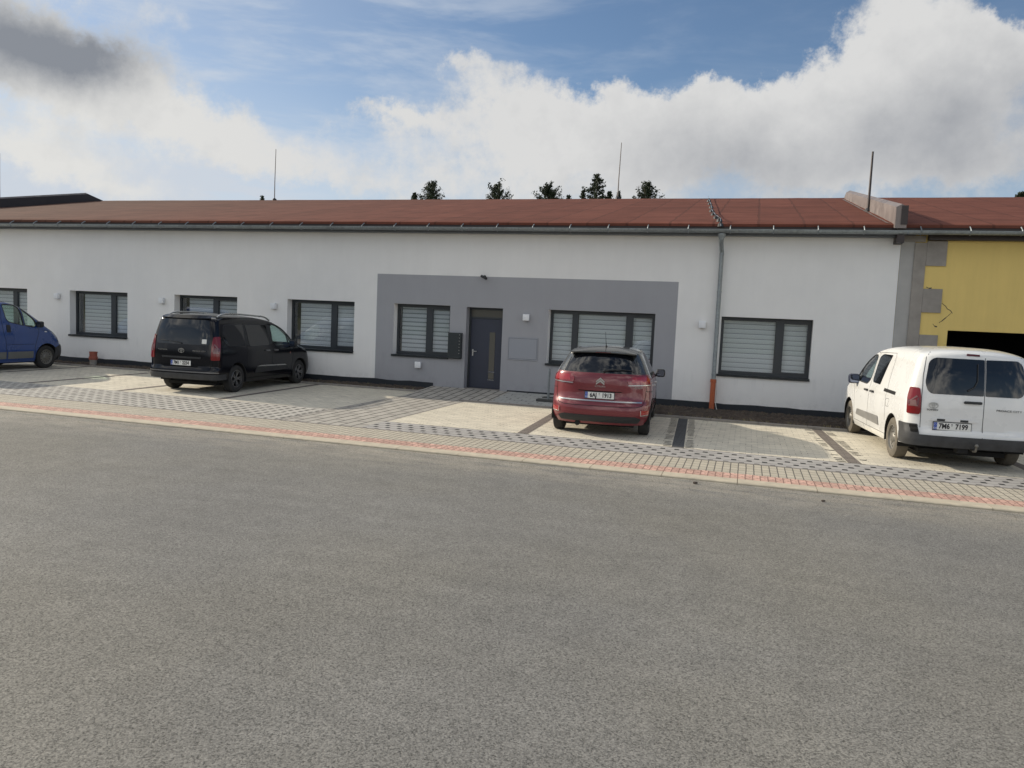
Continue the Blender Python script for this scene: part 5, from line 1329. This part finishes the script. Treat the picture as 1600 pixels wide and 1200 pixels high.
def red_car(loc, head, scale):
    T = RT; car = empty('family_car', loc, head, 'dark red family hatchback parked in front of the grey panel window', 'car'); car.scale = (scale,)*3
    RW = rnd_poly([(3.16, 1.06), (.95, 1.09), (.78, 1.20), (1.0, 1.42), (1.35, 1.47), (2.35, 1.47), (2.75, 1.28)], [.05, .08, .05, .08, .05, .15, .05])
    B, body = build_body(car, T, M['paint_red'], [], (rnd_poly([(.64, 1.07), (-.64, 1.07), (-.52, 1.44), (.52, 1.44)], .06), 2.6), (T['arx'], T['fax']), .375)
    rear = lambda a, b: B.wrap(a, b); fmap = lambda a, b: B.wrap(a, b, True)
    blk = M['roof_black']; body.data.materials.append(blk)
    for f in body.data.polygons:
        if f.material_index == 0 and f.center.z > 1.135 and f.center.x < 3.3: f.material_index = 2
    # black roof skin and window frames
    bm = bmesh.new(); n = 26; rows = []
    def roofpt(x, fr):
        # height of the shell over (x, y): bisect on z
        lo, hi = 1.2, 1.604
        for _ in range(22):
            md = (lo+hi)/2; xr, xf, w, ar, af, nr, nf = B.dims(md)
            y = fr*.60; inside = (x > xr) and (x < xf) and abs(y) < B.side(x, md).y
            lo, hi = (md, hi) if inside else (lo, md)
        return Vector((x, fr*.60, lo+.004))
    xs = [.56+k*(2.35-.56)/n for k in range(n+1)]; ys = [-1+k/8 for k in range(17)]
    G = [[bm.verts.new(roofpt(x, f)) for f in ys] for x in xs]
    for i in range(n):
        for j in range(16): bm.faces.new((G[i][j], G[i+1][j], G[i+1][j+1], G[i][j+1]))
    link('roof', bm, blk, car, 60)
    for s_ in (1, -1):
        sm = lambda a, b, s_=s_: B.side(a, b, s_)
        bm = bmesh.new(); patch(bm, RW, sm, .003, .02, .07); g = link('window', bm, M['darkglass'], car, 60)
        bm = bmesh.new(); strip2(bm, [(3.22, 1.02), (2.78, 1.30), (2.40, 1.50), (1.35, 1.515), (.98, 1.46), (.66, 1.20), (.62, 1.06)], sm, .030, .012, depth=.02); link('window_trim', bm, M['steel'], g, 40)
        bm = bmesh.new(); strip2(bm, [(2.60, 1.05), (2.40, 1.48)], sm, .05, .004); strip2(bm, [(1.62, 1.06), (1.56, 1.48)], sm, .06, .004); strip2(bm, [(.98, 1.06), (1.08, 1.44)], sm, .06, .004); link('pillar_trim', bm, M['black_plastic'], g)
        gaps(car, [[(2.60, 1.06), (2.62, .40)], [(1.60, 1.06), (1.45, .62), (1.30, .36)], [(3.25, .98), (3.05, .60), (3.0, .36)]], sm, .008, M['gapline'])
        for xx in (2.35, 1.42): bm = bmesh.new(); patch(bm, rnd_poly([(xx-.1, .87), (xx+.1, .87), (xx+.1, .90), (xx-.1, .90)], .012), sm, .03, .03, .06); link('door_handle', bm, M['chrome'], car, 40)
        bm = bmesh.new(); patch(bm, rnd_poly([(1.15, .30), (3.05, .30), (3.0, .37), (1.2, .37)], .02), sm, .008, .02, .08); link('sill_trim', bm, M['black_plastic'], car)
        mirror(car, 2.98, s_*.80, .98, s_, M['black_plastic'], .85)
    # rear screen and spoiler
    bm = bmesh.new(); patch(bm, rnd_poly([(.745, 1.15), (-.745, 1.15), (-.71, 1.20), (-.56, 1.485), (.56, 1.485), (.71, 1.20)], [.04, .04, .02, .07, .07, .02]), rear, .004, .02, .05); g = link('rear_window', bm, M['darkglass'], car, 60)
    bm = bmesh.new()
    for s_ in (1, -1): patch(bm, rnd_poly([(s_*.71, 1.155), (s_*.88, 1.155), (s_*.82, 1.21), (s_*.66, 1.47), (s_*.555, 1.48), (s_*.69, 1.21)], .02), rear, .006, .02, .05)
    link('window_surround', bm, blk, g)
    bm = bmesh.new(); tube(bm, [B.wrap(u, z)+Vector((-.03, 0, .015)) for u, z in ((-.05, 1.155), (-.06, 1.18), (-.30, 1.205), (-.62, 1.19))], [.02, .012, .012, .006], 6); link('wiper', bm, M['black_plastic'], g)
    bm = bmesh.new(); rows = []
    for k in range(17):
        f = -1+k/8; y = f*.60; b_ = .05*abs(f)**3
        pts = [(.335+b_*1.5, 1.495-.02*abs(f)**2), (.325+b_*1.5, 1.515-.02*abs(f)**2), (.46, 1.548-.045*abs(f)**3), (.80, 1.592-.075*abs(f)**2.6), (.80, 1.56-.08*abs(f)**2.6), (.46, 1.50-.05*abs(f)**3)]
        rows.append([bm.verts.new((p[0], y, p[1])) for p in pts])
    for A, C in zip(rows, rows[1:]):
        for i in range(6): j = (i+1) % 6; bm.faces.new((A[i], A[j], C[j], C[i]))
    bm.faces.new(rows[0]); bm.faces.new(rows[-1][::-1]); fixn(bm); sp = link('roof_spoiler', bm, blk, car, 50)
    bm = bmesh.new(); box(bm, .320, .330, -.14, .14, 1.499, 1.511); link('brake_lamp', bm, M['tail_dark'], sp)
    bm = bmesh.new(); tube(bm, ((.86, 0, 1.585), (.80, 0, 1.65), (.55, 0, 1.88)), [.012, .006, .003], 6); lathe(bm, [(-.01, .03), (.02, .02), (.03, .01)], 10, 'z', (.86, 0, 1.59)); link('antenna', bm, M['black_plastic'], car)
    # tail lamps
    for s_ in (1, -1):
        bm = bmesh.new(); patch(bm, rnd_poly([(s_*.50, .955), (s_*1.02, .965), (s_*1.04, 1.07), (s_*.88, 1.115), (s_*.56, 1.105), (s_*.47, 1.04)], [.02, .02, .03, .02, .03, .03]), rear, .016, .03, .05); o = link('tail_lamp', bm, M['tail_red2'], car, 40)
        bm = bmesh.new(); patch(bm, rnd_poly([(s_*.55, .985), (s_*.97, .99), (s_*.97, 1.055), (s_*.86, 1.09), (s_*.58, 1.085)], .02), rear, .018, .006, .05); link('lens', bm, M['tail_red3'], o, 40)
        bm = bmesh.new(); patch(bm, rnd_poly([(s_*.50, .935), (s_*1.0, .945), (s_*1.0, .958), (s_*.50, .949)], .004), rear, .018, .02, .06); link('chrome_strip', bm, M['chrome'], o, 40)
        bm = bmesh.new(); patch(bm, rnd_poly([(s_*.74, .405), (s_*.96, .425), (s_*.99, .50), (s_*.76, .50)], .02), rear, .010, .02, .06); o = link('reflector', bm, M['tail_red3'], car, 40)
        bm = bmesh.new(); strip2(bm, [(s_*.76, .50), (s_*.765, .41), (s_*.96, .425)], rear, .012, .014); link('reflector_rim', bm, M['steel'], o)
    gaps(car, [[(.85, 1.12), (.88, .93), (.87, .72), (.80, .585), (.66, .555), (-.66, .555), (-.80, .585), (-.87, .72), (-.88, .93), (-.85, 1.12)], [(.87, .84), (1.20, .82)], [(-.87, .84), (-1.20, .82)]], rear, .010, M['gapline'], .002)
    bm = bmesh.new(); patch(bm, rnd_poly([(.78, .628), (-.78, .628), (-.78, .652), (.78, .652)], .008), rear, .014, .02, .06); link('tailgate_trim', bm, M['chrome'], car, 40)
    bm = bmesh.new(); patch(bm, rnd_poly([(.40, .825), (-.40, .825), (-.38, .855), (.38, .855)], .01), rear, .022, .03, .05); link('lamp_bar', bm, M['paint_red'], car, 40)
    bm = bmesh.new(); patch(bm, [(.39, .810), (-.39, .810), (-.39, .824), (.39, .824)], rear, .004, .01, .05); link('lamp_bar_shadow_gap', bm, M['gapline'], car)
    px = B.wrap(0, .72); plate(car, '6AJ 1913', px.x-.018, 0., .742, .02)
    # double chevron badge, lettering
    bm = bmesh.new(); e = B.wrap(0, .93)
    for dz in (0, .042):
        for s_ in (1, -1):
            q_ = [(0, .062+dz-.035), (s_*.075, -.005+dz-.035), (s_*.075, -.032+dz-.035), (0, .030+dz-.035)]
            lo = [bm.verts.new((p[0], p[1], 0)) for p in q_]; hi = [bm.verts.new((p[0], p[1], .008)) for p in q_]
            bm.faces.new(hi)
            for j in range(4): bm.faces.new((lo[j], lo[(j+1) % 4], hi[(j+1) % 4], hi[j]))
    fixn(bm); link('emblem', put_rear(bm, e.x-.006, 0, .995), M['chrome'], car)
    for tx, y, z, sz in (('CITROËN', 0., .905, .036), ('PICASSO', -.70, .905, .034)):
        p = B.wrap(y, z); q_ = B.wrap(y+.05, z); yw = math.atan2(q_.x-p.x, q_.y-p.y)
        bm = text_mesh(tx, sz, .002, 0, 1.05, 1.2); link('badge', put_rear(bm, p.x-.024 if y == 0 else p.x-.006, p.y, z, 0, -yw), M['chrome'], car)
    bm = bmesh.new(); patch(bm, rnd_poly([(.72, .27), (-.72, .27), (-.78, .35), (-.66, .385), (.66, .385), (.78, .35)], .02), rear, .012, .03, .06); link('diffuser', bm, M['black_plastic'], car, 40)
    bm = bmesh.new(); tube(bm, ((.10, .38, .22), (.5, .38, .22)), .05, 10); link('exhaust_box', bm, M['under'], car)
    bm = bmesh.new(); patch(bm, rnd_poly([(.72, 1.07), (-.72, 1.07), (-.58, 1.44), (.58, 1.44)], .06), fmap, -.006, .006, .08); link('windscreen', bm, M['carglass'], car, 60)
    for s_ in (1, -1):
        bm = bmesh.new(); patch(bm, rnd_poly([(s_*.50, .66), (s_*1.0, .70), (s_*1.05, .82), (s_*.60, .76)], .03), fmap, .006, .02, .06); link('headlight', bm, M['headlamp'], car, 40)
    seats(car, B, (2.10,), .42, .55, 1.28)
    for x in (T['arx'], T['fax']):
        for s_ in (1, -1): wheel(car, x, s_*.892, .325, .205, 'alloy', M['rubber'], s_)
    recentre(car, T['arx']); return car
M['roof_black'] = simple('black_roof_paint', (.035, .038, .037), .22, coat=.8)
M['tail_red2'] = simple('dark_red_lamp_surround', (.22, .012, .016), .15, coat=1.)
M['tail_red3'] = simple('red_lamp_lens', (.33, .010, .014), .12, coat=1.)
red_car((-2.52, 14.14, 0), R(94.7), 1.0)

# ---------------------------------------------------------------- blue panel van, only its front half is in the picture
BT = dict(xr=[(.25, .06), (.5, .0), (1.2, .03), (1.7, .08), (1.85, .16), (1.93, .4), (1.965, .9)],
          xf=[(.2, 4.66), (.3, 4.74), (.45, 4.78), (.62, 4.765), (.72, 4.72), (.88, 4.64), (1.0, 4.54), (1.10, 4.42), (1.2, 4.26), (1.35, 4.06), (1.5, 3.83), (1.65, 3.58), (1.78, 3.33), (1.87, 3.10), (1.92, 2.85), (1.95, 2.55), (1.965, 2.1)],
          w=[(.2, .88), (.35, .935), (.6, .952), (1.0, .95), (1.15, .94), (1.4, .905), (1.65, .86), (1.80, .81), (1.88, .74), (1.93, .60), (1.955, .40), (1.965, .1)],
          ar=[(.2, .15), (1.8, .15), (1.965, .3)], af=[(.2, .6), (.7, .6), (1.1, .6), (1.6, .55), (1.9, .5), (1.965, .3)], nr=[(.2, 3.5), (1.965, 2.5)], nf=[(.2, 2.7), (1.0, 2.7), (1.8, 2.7), (1.965, 2.2)],
          top=1.965, wmax=.952, belt=1.15, fire=3.95, arx=.849, fax=3.947)
def blue_van(loc, head, scale):
    T = BT; car = empty('panel_van', loc, head, 'blue panel van with rounded nose, cut off by the left edge', 'van'); car.scale = (scale,)*3
    W1_ = rnd_poly([(2.62, 1.36), (3.17, 1.25), (3.10, 1.76), (2.97, 1.83), (2.60, 1.83), (2.56, 1.78)], [.14, .01, .01, .06, .06, .03])
    W2_ = rnd_poly([(3.215, 1.245), (3.50, 1.195), (3.60, 1.30), (3.55, 1.42), (3.30, 1.66), (3.145, 1.74)], [.01, .06, .05, .05, .03, .01])
    B, body = build_body(car, T, M['paint_blue'], [W1_, W2_], (rnd_poly([(.78, 1.22), (-.78, 1.22), (-.64, 1.84), (.64, 1.84)], .08), 3.0), (T['arx'], T['fax']), .40)
    fmap = lambda a, b: B.wrap(a, b, True)
    for s_ in (1, -1):
        sm = lambda a, b, s_=s_: B.side(a, b, s_)
        for p in (W1_, W2_):
            bm = bmesh.new(); patch(bm, p, sm, -.012, .006, .08); g = link('window', bm, M['carglass'], car, 60)
            bm = bmesh.new(); strip2(bm, p+[p[0]], sm, .024, .001, depth=.02); link('window_seal', bm, M['black_plastic'], g)
        gaps(car, [[(3.55, .36), (3.52, .62), (3.66, 1.05), (3.66, 1.16)], [(2.60, .36), (2.57, .80), (2.50, 1.05), (2.46, 1.40), (2.50, 1.80), (2.60, 1.90), (3.05, 1.89), (3.35, 1.66)], [(3.78, 1.12), (4.10, 1.08), (4.40, 1.0)], [(4.35, .80), (4.72, .72)], [(2.62, .72), (3.50, .72)]], sm, .010, M['gapline'])
        bm = bmesh.new(); patch(bm, rnd_poly([(2.63, .33), (3.46, .33), (3.46, .52), (2.63, .52)], .01), sm, .016, .03, .08); patch(bm, rnd_poly([(1.32, .33), (2.57, .33), (2.57, .52), (1.30, .52)], .01), sm, .016, .03, .08); link('side_moulding', bm, M['moulding'], car, 40)
        bm = bmesh.new(); patch(bm, rnd_poly([(2.60, 1.06), (2.72, 1.06), (2.72, 1.26), (2.60, 1.27)], .02), sm, .012, .03, .06); link('door_handle', bm, M['black_plastic'], car, 40)
        bm = bmesh.new(); patch(bm, rnd_poly([(3.86, 1.06), (3.95, 1.06), (3.92, 1.09), (3.86, 1.09)], .01), sm, .008, .02, .06); link('side_indicator', bm, M['plate_white'], car)
        mirror(car, 3.62, s_*.83, 1.24, s_, M['black_plastic'], .9)
        bm = bmesh.new(); patch(bm, rnd_poly([(s_*.55, .84), (s_*.98, .86), (s_*1.06, 1.06), (s_*.80, 1.06)], .04), fmap, .006, .02, .06); link('headlight', bm, M['headlamp'], car, 40)
    bm = bmesh.new(); patch(bm, rnd_poly([(1.20, .26), (-1.20, .26), (-1.24, .60), (-1.0, .68), (1.0, .68), (1.24, .60)], [.03]*6), fmap, .014, .03, .07); link('front_bumper', bm, M['trim_black'], car, 40)
    bm = bmesh.new(); patch(bm, rnd_poly([(.74, 1.22), (-.74, 1.22), (-.66, 1.84), (.66, 1.84)], .08), fmap, -.006, .006, .08); link('windscreen', bm, M['carglass'], car, 60)
    seats(car, B, (2.55,), .50, .75, 1.50)
    bm = bmesh.new(); box(bm, 3.50, 3.95, -.80, .80, .95, 1.16, bev=.05); link('dashboard', bm, M['cabin'], car)
    for x in (T['arx'], T['fax']):
        for s_ in (1, -1): wheel(car, x, s_*.93, .335, .205, 'steel', M['rubber'], s_)
    recentre(car, T['arx']); return car
M['moulding'] = simple('grey_van_moulding', (.15, .15, .14), .6, var=.1)
blue_van((-20.30, 14.14, 0), R(94.0), 1.0)
